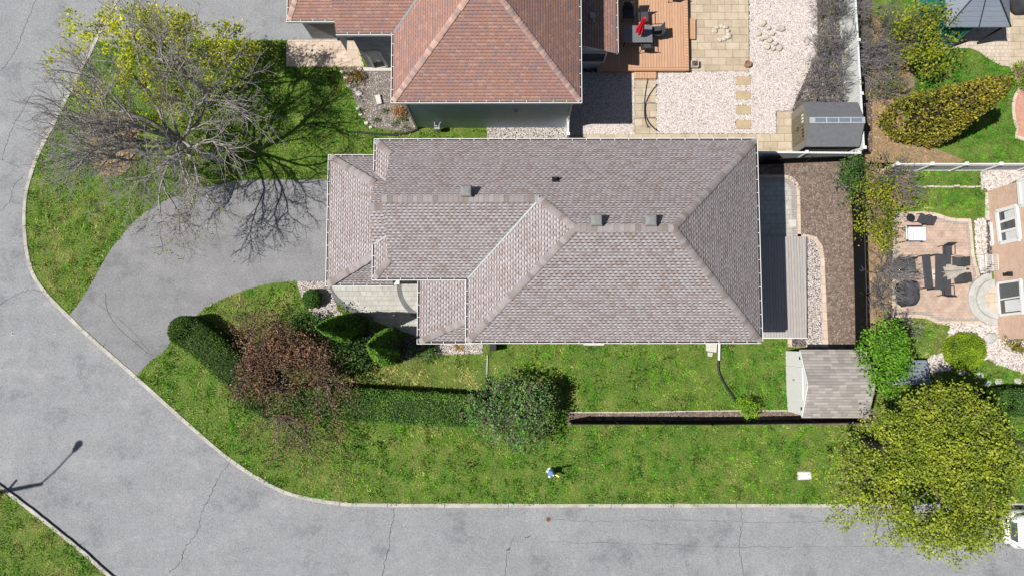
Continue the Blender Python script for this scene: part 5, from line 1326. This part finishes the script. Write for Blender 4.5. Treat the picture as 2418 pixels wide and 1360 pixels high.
def outdoor_chair(name, label, loc, rz, m_seat, m_frame, group=None, w=.52, arms=True, back_h=.88):
    root = thing(name, label, 'chair', (0, 0, 0), group)
    b = MB().box((0, 0, .43), (w, w, .04)); b.build('seat', m_seat, root, bevel=.01)
    MB().box((0, -w / 2 - .05, .68), (w, .035, .46), 0, 0, R(12)).build('backrest', m_seat, root, bevel=.01)
    for sx_ in (-1, 1):
        for sy in (-1, 1): MB().tube([(sx_ * w / 2, sy * w / 2, 0), (sx_ * w / 2, sy * w / 2, .45)], .018, 6).build('leg', m_frame, root)
        if arms: MB().tube([(sx_ * w / 2, w / 2, .43), (sx_ * (w / 2 + .02), w / 2 - .02, .64), (sx_ * (w / 2 + .02), -w / 2 - .02, .66)], .02, 6).build('armrest', m_frame, root)
    root.location = loc; root.rotation_euler = (0, 0, rz)
    return root
zt_ = zd + .72
ta = P(1506, 80, zt_); tb = thing('glass_table', 'long dark smoked glass table on the orange deck, half in shade', 'table', (ta.x, ta.y, zd))
q = PL([(1471, 61), (1540, 60), (1541, 101), (1471, 101)], zt_)
b = MB(); b.prism([(v.x, v.y) for v in q], zt_ - .02, zt_); b.build('tabletop', M['smoke_glass'], tb, bevel=.012)
for x_, y_ in ((.12, .1), (-.12, .1), (.12, -.1), (-.12, -.1)):
    sx_ = 1 if x_ > 0 else -1; sy = 1 if y_ > 0 else -1
    cx = (q[0].x + q[1].x) / 2 + sx_ * .6; cy = (q[0].y + q[2].y) / 2 + sy * .33
    MB().tube([(cx, cy, zd), (cx, cy, zt_ - .02)], .022, 8).build('leg', M['black'], tb)
def at(px, py, z): return P(px, py, z)
c1_ = outdoor_chair('deck_chair', 'dark sling chair at the top side of the glass table beside the red parasol', at(1515, 50, zd), R(182), M['dark'], M['black'], 'sling chairs on the orange deck')
dup(c1_, at(1521, 115, zd), R(3), 'dark sling chair at the lower side of the glass table'); dup(c1_, at(1545, 84, zd), R(92), 'dark sling chair at the right-hand end of the glass table'); dup(c1_, at(1583, -8, zd), R(25), 'dark sling chair alone at the top of the deck, cut off by the photo edge'); dup(c1_, at(1480, 42, zd), R(180), 'dark sling chair in the shade at the upper left of the glass table')
ua = at(1507, 82, zt_); um = thing('parasol', 'closed red parasol standing through the glass table on the orange deck', 'parasol', (ua.x, ua.y, zd))
MB().tube([(ua.x, ua.y, zd), (ua.x, ua.y, zd + 2.45)], .02, 8).build('pole', M['black'], um)
def folded(b, x, y, z0, z1, r0, r1, n=8, seed=1):
    rn = random.Random(seed); rings = []
    for k in range(7):
        t = k / 6; rr = (r0 + (r1 - r0) * t) * (1 + .12 * math.sin(t * 9)); 
        rings.append([Vector((x + rr * (1.25 if i % 2 else .6) * math.cos(2 * math.pi * i / (2 * n)), y + rr * (1.25 if i % 2 else .6) * math.sin(2 * math.pi * i / (2 * n)), z0 + (z1 - z0) * t + (rn.uniform(-.05, .05) if k == 0 else 0))) for i in range(2 * n)])
    return b.loft(rings)
folded(MB(), ua.x, ua.y, zd + 1.05, zd + 2.45, .17, .06).build('canopy', M['red'], um)
pl = thing('flower_box', 'small flower box with dry plants at the lower corner of the orange deck', 'planter', P(1638, 156))
b = MB(); q0 = P(1638, 156); 
for s, d_ in (((.0, .16), (.36, .03)), ((0, -.16), (.36, .03)), ((.17, 0), (.03, .3)), ((-.17, 0), (.03, .3))): b.box((q0.x + s[0], q0.y + s[1], .15), (d_[0], d_[1], .3))
b.build('box_sides', M['concrete'], pl); MB().box((q0.x, q0.y, .12), (.32, .3, .22)).build('soil', M['soil'], pl)
rr = np.random.RandomState(5); pts = np.array([[q0.x, q0.y, .28]]) + rr.normal(size=(120, 3)) * np.array([.08, .08, .05]); V, F = leaves_np(pts, .05, rr); mesh_np('plants', V, F, LEAF['purple'], pl)
po = thing('flower_pot', 'round terracotta pot on the tan stone terrace', 'pot', P(1762, 156)); q0 = P(1762, 156)
b = MB(); b.loft([[Vector((q0.x + r_ * math.cos(2 * math.pi * i / 20), q0.y + r_ * math.sin(2 * math.pi * i / 20), z)) for i in range(20)] for r_, z in ((.11, 0), (.16, .28), (.175, .3), (.145, .3), (.13, .2))], cap=False); b.build('pot', M['terracotta'], po)
MB().tube([(q0.x, q0.y, .1), (q0.x, q0.y, .22)], .13, 16).build('soil', M['soil'], po)
# hammock stand
hx = P(1521, 262).x; ya = P(1521, 208).y; yb = P(1521, 316).y; ym_ = (ya + yb) / 2
hs = thing('hammock_stand', 'dark curved steel hammock stand on the tan stone path', 'hammock stand', (hx, ym_, 0))
pts = []
for i in range(15):
    t = -1 + 2 * i / 14; pts.append((hx, ym_ + (ya - yb) / 2 * t, .12 + .95 * abs(t) ** 2.2))
MB().tube(pts, .032, 8).build('beam', M['black'], hs, smooth=True)
for s in (-1, 1): MB().tube([(hx - .55, ym_ + s * .38, .04), (hx, ym_ + s * .38, .12), (hx + .55, ym_ + s * .38, .04)], .026, 8).build('foot', M['grey'], hs, smooth=True)
for s in (-1, 1): MB().tube([(hx - .08, ym_ + s * ((ya - yb) / 2 + .04), 1.12), (hx, ym_ + s * ((ya - yb) / 2), 1.05), (hx + .08, ym_ + s * ((ya - yb) / 2 + .04), 1.12)], .02, 6).build('hook', M['black'], hs)
# stepping stones, boulders, rings
def rock(name, label, px, py, rx, ry, h, seed, m='stone', group=None, cat='stone', z=0.0):
    rn = random.Random(seed); c = P(px, py); n = 11; a0 = rn.uniform(0, 6); pr = [rn.uniform(.78, 1.12) for _ in range(n)]
    rings = [[Vector((c.x + rx * f * pr[i] * math.cos(a0 + 2 * math.pi * i / n), c.y + ry * f * pr[i] * math.sin(a0 + 2 * math.pi * i / n), z + zz * h * (1 + rn.uniform(-.08, .08)))) for i in range(n)] for f, zz in ((.95, 0), (1.02, .35), (.88, .8), (.55, 1.0))]
    o = MB().loft(rings).build(name, M[m], smooth=False, bevel=.008); return tag(o, label, cat, group)
for i, y_ in enumerate((192, 226, 261, 295)):
    q = PL([(1738, y_ - 10), (1772, y_ - 10), (1772, y_ + 10), (1738, y_ + 10)])
    tag(MB().prism([(v.x, v.y) for v in q], 0, .05).build('stepping_slab', M['paver_tan'] if 0 else M['slab'] if 'slab' in M else M.setdefault('slab', mottled('tan_slab', (.28, .21, .13), (.36, .28, .18), (.42, .33, .22), 3, 30, .4, .8, .2)), bevel=.008),
        ['top', 'second', 'third', 'lowest'][i] + ' of the four square tan slabs in the white gravel', 'paving slab', 'tan slabs set in the gravel')
ring1 = [(1692, 67), (1703, 63), (1712, 66), (1718, 75), (1720, 84), (1717, 90), (1708, 95), (1698, 96), (1686, 76)]
names = ['yellowish rounded stone at the upper left of the small stone ring on the terrace', 'pale stone at the top of the small stone ring on the terrace', 'pale stone at the upper right of the small stone ring', 'large pale stone on the right of the small stone ring', 'dark edged stone at the right of the small ring, below the large one', 'small flat stone at the lower right of the small stone ring', 'pale stone at the bottom of the small stone ring', 'thin stone at the lower left of the small stone ring', 'small stone at the left of the ring on the terrace']
for i, (x_, y_) in enumerate(ring1): rock('ring_stone', names[i], x_, y_, .13 + .03 * (i % 3), .12, .14, 100 + i, group='stones of the small ring on the terrace')
ring2 = [(1799, 58, .2, .16), (1813, 69, .13, .11), (1842, 70, .22, .14), (1790, 83, .12, .12), (1823, 82, .1, .09), (1805, 90, .2, .14), (1816, 98, .17, .12), (1810, 113, .17, .14), (1829, 106, .12, .1), (1838, 116, .17, .14), (1825, 119, .1, .09), (1798, 96, .09, .08)]
names = ['bluish slab stone at the top left of the stone pile in the gravel', 'round pale stone near the top of the stone pile', 'large yellowish flat stone at the right of the stone pile', 'brown stone at the left of the stone pile', 'small stone inside the right of the stone pile', 'large flat stone in the middle of the pile', 'grey stone just below the middle of the pile', 'pale stone at the lower left of the stone pile', 'tan stone between the two lowest stones of the pile', 'pinkish stone at the lower right of the pile', 'small stone at the very bottom of the pile', 'small stone left of the middle of the pile']
for i, (x_, y_, a, c) in enumerate(ring2): rock('pile_stone', names[i], x_, y_, a * 1.15, c * 1.15, .2, 130 + i, group='stones of the pile in the white gravel')
rock('garden_stone', 'flat pale boulder beside the corner of the brick house', 2336, 797, .34, .26, .2, 151, 'step_stone')
sb = P(895, 238); tag(MB().box((sb.x, sb.y, .09), (.26, .5, .18), R(14)).build('stone_block', M['concrete'], bevel=.02), 'rectangular pale stone block lying in the front garden bed', 'stone')
wb = [(808, 172, .14, 'pale stone at the top left corner of the garden bed'), (818, 186, .16, 'pale stone on the bed edge below the topmost one'), (824, 204, .13, 'small pale stone on the upper left bed edge'), (848, 222, .2, 'large white stone on the left edge of the garden bed'), (840, 214, .12, 'small white stone above the large one on the bed edge'), (846, 258, .11, 'small stone on the bed edge left of the dead leaves'), (852, 272, .11, 'small stone low on the left bed edge'), (866, 292, .12, 'white stone near the bottom of the bed edge'), (876, 302, .1, 'lowest small white stone of the bed edge'), (832, 190, .13, 'stone beside the rusty perennial'), (850, 165, .16, 'pale stone against the porch slab')]
for i, (x_, y_, r_, l_) in enumerate(wb): rock('edge_stone', l_, x_, y_, r_, r_ * .8, .12, 170 + i, 'pebblestone' if 'pebblestone' in M else 'concrete', 'white stones round the garden bed')
for i, (x_, y_, l_) in enumerate(((2272, 878, 'round stepping stone nearest the dome shrub'), (2315, 885, 'largest stepping stone in the grass below the white stones'), (2331, 904, 'stepping stone just below and right of the largest one'), (2359, 901, 'middle stepping stone of the row above the hedge'), (2383, 916, 'small stepping stone closest to the garden hedge'), (2403, 900, 'stepping stone furthest right, by the photo edge'))):
    rock('stepping_stone', l_, x_, y_, .2, .17, .05, 190 + i, 'step_stone', 'grey stepping stones in the grass', 'stepping stone')

# ------------------------------------------------------------ gazebo
zg = 2.15
A_ = P(2236, 65, zg); B_ = P(2387, 67, zg); gx0, gx1, gy0 = A_.x, B_.x, A_.y; gy1 = gy0 + 3.6
gz = thing('gazebo', 'slate blue metal roofed gazebo with green curtains at the top right', 'gazebo', (gx0, gy0, 0))
gm_ = (gx0 + gx1) / 2; gym = (gy0 + gy1) / 2; tzz = zg + .62; hw = .55
T4 = [XY(gm_ - hw, gym - hw, tzz), XY(gm_ + hw, gym - hw, tzz), XY(gm_ + hw, gym + hw, tzz), XY(gm_ - hw, gym + hw, tzz)]
E4 = [XY(gx0, gy0, zg), XY(gx1, gy0, zg), XY(gx1, gy1, zg), XY(gx0, gy1, zg)]
b = MB()
for i in range(4): b.face([E4[i], E4[(i + 1) % 4], T4[(i + 1) % 4], T4[i]]); b.face([E4[i] - Vector((0, 0, .06)), E4[(i + 1) % 4] - Vector((0, 0, .06)), E4[(i + 1) % 4], E4[i]])
b.face([v - Vector((0, 0, .06)) for v in E4][::-1])
grf = b.build('roof', M['gazebo'], gz)
b = MB()
for i in range(4): b.bar(E4[i] + Vector((0, 0, .02)), T4[i] + Vector((0, 0, .02)), .05, .04)
for i in range(4): b.bar((E4[i] + E4[(i + 1) % 4]) / 2 + Vector((0, 0, .015)), (T4[i] + T4[(i + 1) % 4]) / 2 + Vector((0, 0, .015)), .035, .03)
b.build('roof_rib', M['black'], grf)
b = MB(); b.loft([[T + (Vector((T.x - gm_, T.y - gym, 0)) * f) + Vector((0, 0, z)) for T in T4] for f, z in ((.1, .13), (.12, .17), (-.6, .45))]); b.build('top_roof', M['gazebo'], grf)
b = MB()
for T in T4: b.bar(T, T + Vector((0, 0, .14)), .05, .05)
b.build('top_frame', M['black'], grf)
ins = .14
for x_, y_ in ((gx0 + ins, gy0 + ins), (gx1 - ins, gy0 + ins), (gx1 - ins, gy1 - ins), (gx0 + ins, gy1 - ins)): MB().box((x_, y_, zg / 2 - .03), (.1, .1, zg - .08)).build('post', M['black'], gz)
def curtain(a, b_, z0, z1, seed, amp=.07, n=60):
    rn = random.Random(seed); d = b_ - a; L = d.length; d.normalize(); nn = Vector((d.y, -d.x, 0)); rows = []
    ph = [rn.uniform(0, 6) for _ in range(3)]
    for k in range(6):
        t = k / 5; z = z0 + (z1 - z0) * t; rows.append([a + d * (L * i / n) + nn * (amp * (1.3 - .7 * t) * (math.sin(i * .9 + ph[0]) + .5 * math.sin(i * 2.1 + ph[1] + t)) + (1 - t) * .12) + Vector((0, 0, z)) for i in range(n + 1)])
    b = MB()
    for r0_, r1_ in zip(rows, rows[1:]):
        for i in range(n): b.face([r0_[i], r0_[i + 1], r1_[i + 1], r1_[i]])
    return b
curtain(XY(gx0 + .1, gy0 + 3.2, 0), XY(gx0 + .1, gy0 + 1.3, 0), .05, zg - .1, 1).build('curtain', M['green_fabric'], gz, smooth=True)
curtain(XY(gx0 + .1, gy0 + 1.2, 0), XY(gx0 + .1, gy0 + .1, 0), .05, zg - .1, 2).build('curtain', M['green_fabric'], gz, smooth=True)
curtain(XY(gx0 + .15, gy0 + .12, 0), XY(gx0 + 1.5, gy0 + .12, 0), .05, zg - .1, 3).build('curtain', M['green_fabric'], gz, smooth=True)
# covered barbecues
def covered(name, label, px, py, w, d, h, rz, seed, m='dark'):
    rn = random.Random(seed); c = P(px, py); rings = []; n = 28
    for f, z in ((1.0, 0), (1.0, .25), (.97, .6), (.92, .85), (.7, .97), (.3, 1.0)):
        ring = []
        for i in range(n):
            a = 2 * math.pi * i / n; ca, sa = math.cos(a), math.sin(a); k = (abs(ca) ** 4 + abs(sa) ** 4) ** -.25
            x = w / 2 * ca * k * f + .035 * math.sin(i * 2.3 + z * 3 + seed) * (1.2 - z); y = d / 2 * sa * k * f + .035 * math.cos(i * 1.7 + z * 2) * (1.2 - z)
            ring.append(Vector((c.x + x * math.cos(rz) - y * math.sin(rz), c.y + x * math.sin(rz) + y * math.cos(rz), h * z * (1 + .03 * math.sin(i)) + .02)))
        rings.append(ring)
    root = thing(name, label, 'barbecue', c); MB().loft(rings).build('cover', M[m], root, smooth=True)
    for s in (-1, 1): MB().tube([c + Vector((s * w * .3, -.06, .0)), c + Vector((s * w * .3, .06, .0))], .06, 10).build('wheel', M['black'], root)
    return root
covered('covered_barbecue', 'barbecue under a charcoal cover on the brick patio', 2131, 694, .66, 1.25, 1.0, 0, 3)
covered('covered_barbecue', 'large barbecue under a black cover beside the gazebo at the top edge', 2404, 8, 1.1, 1.3, 1.0, R(20), 6, 'dark')
# dining set on the brick patio
tz = .74; q = PL([(2209, 599), (2246, 601), (2246, 684), (2209, 684)], tz); tc = sum(q, Vector()) / 4
tb = thing('dining_table', 'dark rectangular dining table on the brick patio', 'table', (tc.x, tc.y, 0))
MB().prism([(v.x, v.y) for v in q], tz - .04, tz).build('tabletop', M['dark'], tb, bevel=.008)
for v in q: p = Vector((v.x + (tc.x - v.x) * .1, v.y + (tc.y - v.y) * .06, 0)); MB().box(p + Vector((0, 0, tz / 2 - .02)), (.07, .07, tz - .04)).build('leg', M['black'], tb)
q = PL([(2177, 602), (2196, 600), (2204, 681), (2185, 682)], .46); bc = sum(q, Vector()) / 4
bn = thing('bench', 'long dark backless bench left of the dining table', 'bench', (bc.x, bc.y, 0))
MB().prism([(v.x, v.y) for v in q], .42, .46).build('seat', M['dark'], bn, bevel=.008)
for v in q: p = Vector((v.x + (bc.x - v.x) * .12, v.y + (bc.y - v.y) * .04, 0)); MB().box(p + Vector((0, 0, .21)), (.05, .05, .42)).build('leg', M['black'], bn)
d1 = outdoor_chair('dining_chair', 'dark dining chair at the top end of the patio table', P(2224, 594, 0.0), R(180), M['dark'], M['black'], 'dining chairs round the patio table', .46)
dup(d1, P(2222, 688), R(0), 'dark dining chair at the bottom end of the patio table'); dup(d1, P(2247, 621), R(88), 'dark dining chair at the upper right side of the patio table'); dup(d1, P(2251, 660), R(95), 'dark dining chair at the lower right side, under the cream parasol')
uc = P(2224, 645, tz); um = thing('parasol', 'closed cream parasol standing in the patio table', 'parasol', (uc.x, uc.y, 0))
MB().tube([(uc.x, uc.y, 0), (uc.x, uc.y, 2.7)], .022, 8).build('pole', M['black'], um)
folded(MB(), uc.x, uc.y, 1.25, 2.55, .3, .07, 9, 3).build('canopy', M['cream'], um); MB().tube([(uc.x, uc.y, 2.56), (uc.x, uc.y, 2.72)], .035, 8).build('finial', M['black'], um)
MB().tube([(uc.x, uc.y, 0), (uc.x, uc.y, .06)], .26, 20).build('base', M['concrete'], um)
# wicker seat, lounge chairs
def boxy_chair(name, label, px, py, w, d, rz, m, mf, cushion=None):
    root = thing(name, label, 'chair', (0, 0, 0))
    MB().box((0, 0, .3), (w, d, .2)).build('seat', m, root, bevel=.03); MB().box((0, -d / 2, .55), (w, .12, .6)).build('backrest', m, root, bevel=.03)
    for s in (-1, 1): MB().box((s * (w / 2 - .04), 0, .45), (.1, d, .3)).build('armrest', mf, root, bevel=.02)
    for s in (-1, 1):
        for t_ in (-1, 1): MB().box((s * (w / 2 - .06), t_ * (d / 2 - .06), .1), (.06, .06, .2)).build('leg', mf, root)
    if cushion: MB().box((0, .03, .43), (w - .18, d - .1, .08)).build('cushion', cushion, root, bevel=.03)
    root.location = P(px, py); root.rotation_euler = (0, 0, rz); return root
boxy_chair('wicker_armchair', 'dark wicker armchair on the left side of the brick patio', 2134, 629, .78, .72, R(-88), M['dark'], M['black'])
def lounge(name, label, px, py, rz, mc, L=1.0, w=.62):
    root = thing(name, label, 'chair', (0, 0, 0))
    b = MB()
    for i in range(9):
        y = -L / 2 + L * (i + .5) / 9; b.box((0, y, .42 + .012 * (i % 2)), (w, L / 9 * .93, .05))
    b.build('cushion', mc, root)
    MB().box((0, -L / 2 - .12, .62), (w * .95, .06, .5), 0, 0, R(28)).build('backrest', mc, root, bevel=.02)
    for s in (-1, 1):
        MB().tube([(s * w / 2, L / 2, 0), (s * w / 2, L / 2 - .05, .4), (s * w / 2, -L / 2, .4), (s * (w / 2), -L / 2 - .2, .85)], .02, 6).build('side_frame', M['black'], root, smooth=True)
        MB().tube([(s * w / 2, -L / 2, .4), (s * w / 2, -L / 2 - .1, 0)], .02, 6).build('leg', M['black'], root)
        MB().tube([(s * (w / 2 + .03), L / 2 - .3, .4), (s * (w / 2 + .03), L / 2 - .32, .62), (s * (w / 2 + .03), -L / 2 - .1, .64)], .022, 6).build('armrest', M['black'], root)
    root.location = P(px, py); root.rotation_euler = (0, 0, rz); return root
lounge('lounge_chair', 'white ribbed lounge chair with a black frame on the brick patio', 2152, 556, R(-90), M['curtain_w'], .95, .7)
lounge('folding_chair', 'black framed folding chair with a grey cushion at the top of the brick patio', 2166, 520, R(62), M['dark'], .36, .46)
tw = thing('side_table', 'small black side table between the two lounge chairs under the shrub', 'table', P(2141, 518))
c = P(2139, 518); MB().tube([c + Vector((0, 0, .4)), c + Vector((0, 0, .43))], .2, 16).build('tabletop', M['black'], tw)
for i in range(3): MB().tube([c + Vector((.16 * math.cos(i * 2.1), .16 * math.sin(i * 2.1), 0)), c + Vector((.1 * math.cos(i * 2.1), .1 * math.sin(i * 2.1), .4))], .012, 6).build('leg', M['black'], tw)
# metal rack against the brick wall
rk_ = thing('metal_rack', 'white wire rack standing on the gravel against the brick wall', 'rack', P(2325, 620)); c = P(2326, 622)
for z in (.12, .5):
    b = MB()
    for i in range(9): b.bar(c + Vector((-.32, -.38 + i * .095, z)), c + Vector((.3, -.38 + i * .095, z)), .018, .02)
    for x_ in (-.32, .3): b.bar(c + Vector((x_, -.4, z)), c + Vector((x_, .4, z)), .025, .025)
    b.build('shelf', M['white'], rk_)
for x_ in (-.32, .3):
    for y_ in (-.4, .4): MB().box(c + Vector((x_, y_, .3)), (.03, .03, .6)).build('post', M['grey'], rk_)
tag(MB().prism([(v.x, v.y) for v in PL([(1861, 519), (1880, 519), (1880, 537), (1861, 537)])], 0, .07).build('patio_slab', M['concrete'], bevel=.01), 'square pale slab lying on the edge of the shaded rear patio', 'paving slab')
# utility lid, valve cover, bin
lid = thing('utility_lid', 'pale rectangular utility box lid in the grass beside the big street tree', 'lid', P(1899, 1122)); q = PL([(1882, 1112), (1915, 1112), (1916, 1131), (1883, 1132)])
MB().prism([(v.x, v.y) for v in q], 0, .05).build('lid_frame', M['concrete'], lid, bevel=.01); c = sum(q, Vector()) / 4
MB().prism([(c.x + (v.x - c.x) * .86, c.y + (v.y - c.y) * .82) for v in q], .05, .075).build('cover', plain('pale_lid', (.5, .5, .49), .6), lid, bevel=.008)
c = P(1295, 1225, ZR); vc = thing('valve_cover', 'small rusty round valve cover in the road below the lawn', 'manhole cover', (c.x, c.y, ZR))
MB().tube([c, c + Vector((0, 0, .012))], .12, 18).build('rim', plain('rust', (.16, .09, .06), .8), vc); MB().tube([c + Vector((0, 0, .012)), c + Vector((0, 0, .018))], .075, 16).build('cap', plain('rust_dark', (.09, .055, .045), .8), vc)
c = P(30, 787, ZR); vc2 = thing('valve_cover', 'tiny dark round valve cover at the left edge of the road', 'manhole cover', (c.x, c.y, ZR))
MB().tube([c, c + Vector((0, 0, .012))], .09, 16).build('rim', M['grey'], vc2); MB().tube([c + Vector((0, 0, .012)), c + Vector((0, 0, .018))], .06, 14).build('cap', M['black'], vc2)
bi = thing('storage_bin', 'black lidded bin in the shade against the south wall beside the small gate', 'bin', P(1168, 818))
q = PL([(1156, 792), (1172, 792), (1172, 828), (1156, 829)], .8)
MB().prism([(v.x, v.y) for v in q], 0, .78).build('body', M['black'], bi, bevel=.02); MB().prism([(v.x, v.y) for v in q], .785, .84).build('lid', M['black'], bi, bevel=.015)
bk = thing('planter_box', 'small wooden frame planter in the grass behind the second conical evergreen', 'planter', P(907, 852)); c = P(907, 852)
b = MB()
for s in (-1, 1): b.box(c + Vector((0, s * .12, .07)), (.5, .03, .14)); b.box(c + Vector((s * .25, 0, .07)), (.03, .21, .14))
b.build('frame', M['concrete'], bk); MB().box(c + Vector((0, 0, .04)), (.46, .2, .07)).build('soil', M['terracotta'], bk)
# fire hydrant with marker
c = P(1300, 1111); hy_ = thing('fire_hydrant', 'small fire hydrant with a blue bonnet and a yellow side arm standing on the lawn', 'hydrant', c)
b = MB(); b.loft([[c + Vector((r_ * math.cos(2 * math.pi * i / 18), r_ * math.sin(2 * math.pi * i / 18), z)) for i in range(18)] for r_, z in ((.17, 0), (.17, .04), (.11, .05), (.11, .55), (.15, .57), (.15, .61))]); b.build('barrel', M['white'], hy_, smooth=False)
b = MB(); b.loft([[c + Vector((r_ * math.cos(2 * math.pi * i / 18), r_ * math.sin(2 * math.pi * i / 18), z)) for i in range(18)] for r_, z in ((.16, .61), (.15, .68), (.1, .74), (.04, .77), (.035, .83))]); b.build('bonnet', M['blue'], hy_)
for a in (160, 250): MB().tube([c + Vector((0, 0, .45)), c + Vector((.25 * math.cos(R(a)), .25 * math.sin(R(a)), .45))], .065, 12).build('nozzle', M['white'], hy_)
MB().tube([c + Vector((.1, -.02, .4)), c + Vector((.4, -.2, .45))], .05, 8).build('side_arm', M['yellow'], hy_)
MB().tube([c + Vector((.05, .08, 0)), c + Vector((.05, .08, 1.55))], .035, 8).build('marker_rod', M['white'], hy_)
# street lamp beyond the left edge; its shadow falls across the road
lb = P(-203, 1201); sl = thing('street_lamp', 'tall street lamp with a bent arm beyond the left edge of the road', 'street lamp', lb)
MB().tube([lb, lb + Vector((0, 0, 5)), lb + Vector((0, 0, 9.6))], [.13, .11, .09], 12).build('pole', M['grey'], sl, smooth=True)
tp_ = lb + Vector((0, 0, 9.5)); b = MB().tube([tp_, tp_ + Vector((.5, .6, .35)), tp_ + Vector((1.2, 1.5, .55))], .04, 8); b.build('arm', M['grey'], sl, smooth=True)
e_ = tp_ + Vector((1.2, 1.5, .55)); b = MB().tube([e_, e_ + Vector((.12, .16, .0)), e_ + Vector((.3, .42, .0)), e_ + Vector((.38, .54, 0))], [.06, .13, .17, .08], 12); b.build('lamp_head', M['grey'], sl, smooth=True)
MB().bar(lb + Vector((-.5, -.55, 7.1)), lb + Vector((.35, .5, 7.1)), .08, .1).build('cross_arm', M['grey'], sl)
# white car at the right edge
def car(label, px, py, L=4.4, W=1.8):
    o = P(px, py, ZR); root = thing('car', label, 'car', o)
    # stations along x from the rear: x, half width, z sill, z top of body
    def sec(x, hw_, zb, zt__, rr=.18):
        pts = []
        for a, b in ((-1, 0), (-1, .55), (-.97, .85), (-.86, 1), (-.4, 1.02), (.4, 1.02), (.86, 1), (.97, .85), (1, .55), (1, 0)):
            pts.append(o + Vector((x, a * hw_, zb + (zt__ - zb) * b)))
        return pts
    S_ = [(0, .4, .45, .8), (.04, .56, .34, .95), (.12, .7, .28, 1.0), (.26, .82, .25, 1.02), (.5, .9, .22, 1.02), (1.5, .9, .2, 1.0), (3.0, .9, .2, .96), (3.7, .86, .22, .86), (4.2, .74, .3, .74), (4.38, .55, .4, .6)]
    MB().loft([sec(*s) for s in S_]).build('body', M['carpaint'], root, smooth=True)
    G = [(.07, .42, 1.0, 1.06), (.2, .52, 1.0, 1.42), (.45, .68, 1.0, 1.5), (1.4, .72, 1.0, 1.55), (2.4, .68, .98, 1.48), (2.95, .7, .96, 1.2), (3.25, .68, .93, .98)]
    def gsec(x, hw_, zb, z1_):
        return [o + Vector((x, a * hw_, zb + (z1_ - zb) * b)) for a, b in ((-1.18, 0), (-1.1, .5), (-1, .93), (-.75, 1.0), (.75, 1.0), (1, .93), (1.1, .5), (1.18, 0))]
    MB().loft([gsec(*g) for g in G]).build('cabin', M['carpaint'], root, smooth=True)
    f = lambda x, y, z: o + Vector((x, y, z))
    MB().face([f(.055, -.38, 1.09), f(.055, .38, 1.09), f(.185, .46, 1.4), f(.185, -.46, 1.4)][::-1]).build('rear_window', M['glass'], root)
    for s in (-1, 1):
        MB().face([f(.5, s * .83, 1.1), f(1.5, s * .84, 1.1), f(1.4, s * .76, 1.42), f(.65, s * .76, 1.4)]).build('side_window', M['glass'], root)
        MB().box(f(.14, s * .68, .86), (.1, .26, .14), s * R(35)).build('tail_light', M['smoke_glass'], root, bevel=.03)
        MB().bar(f(.55, s * .56, 1.53), f(2.2, s * .6, 1.55), .04, .04).build('roof_rail', M['grey'], root)
        for xx in (.85, 3.5):
            w = MB().tube([f(xx, s * .72, .32), f(xx, s * .91, .32)], .32, 20).build('wheel', M['tyre'], root); MB().tube([f(xx, s * .9, .32), f(xx, s * .925, .32)], .2, 16).build('rim', M['grey'], w)
    MB().box(f(.0, 0, .42), (.08, 1.3, .14)).build('bumper_trim', M['black'], root)
    return root
car('white parked car poking in at the right edge of the road', 2345, 1238)
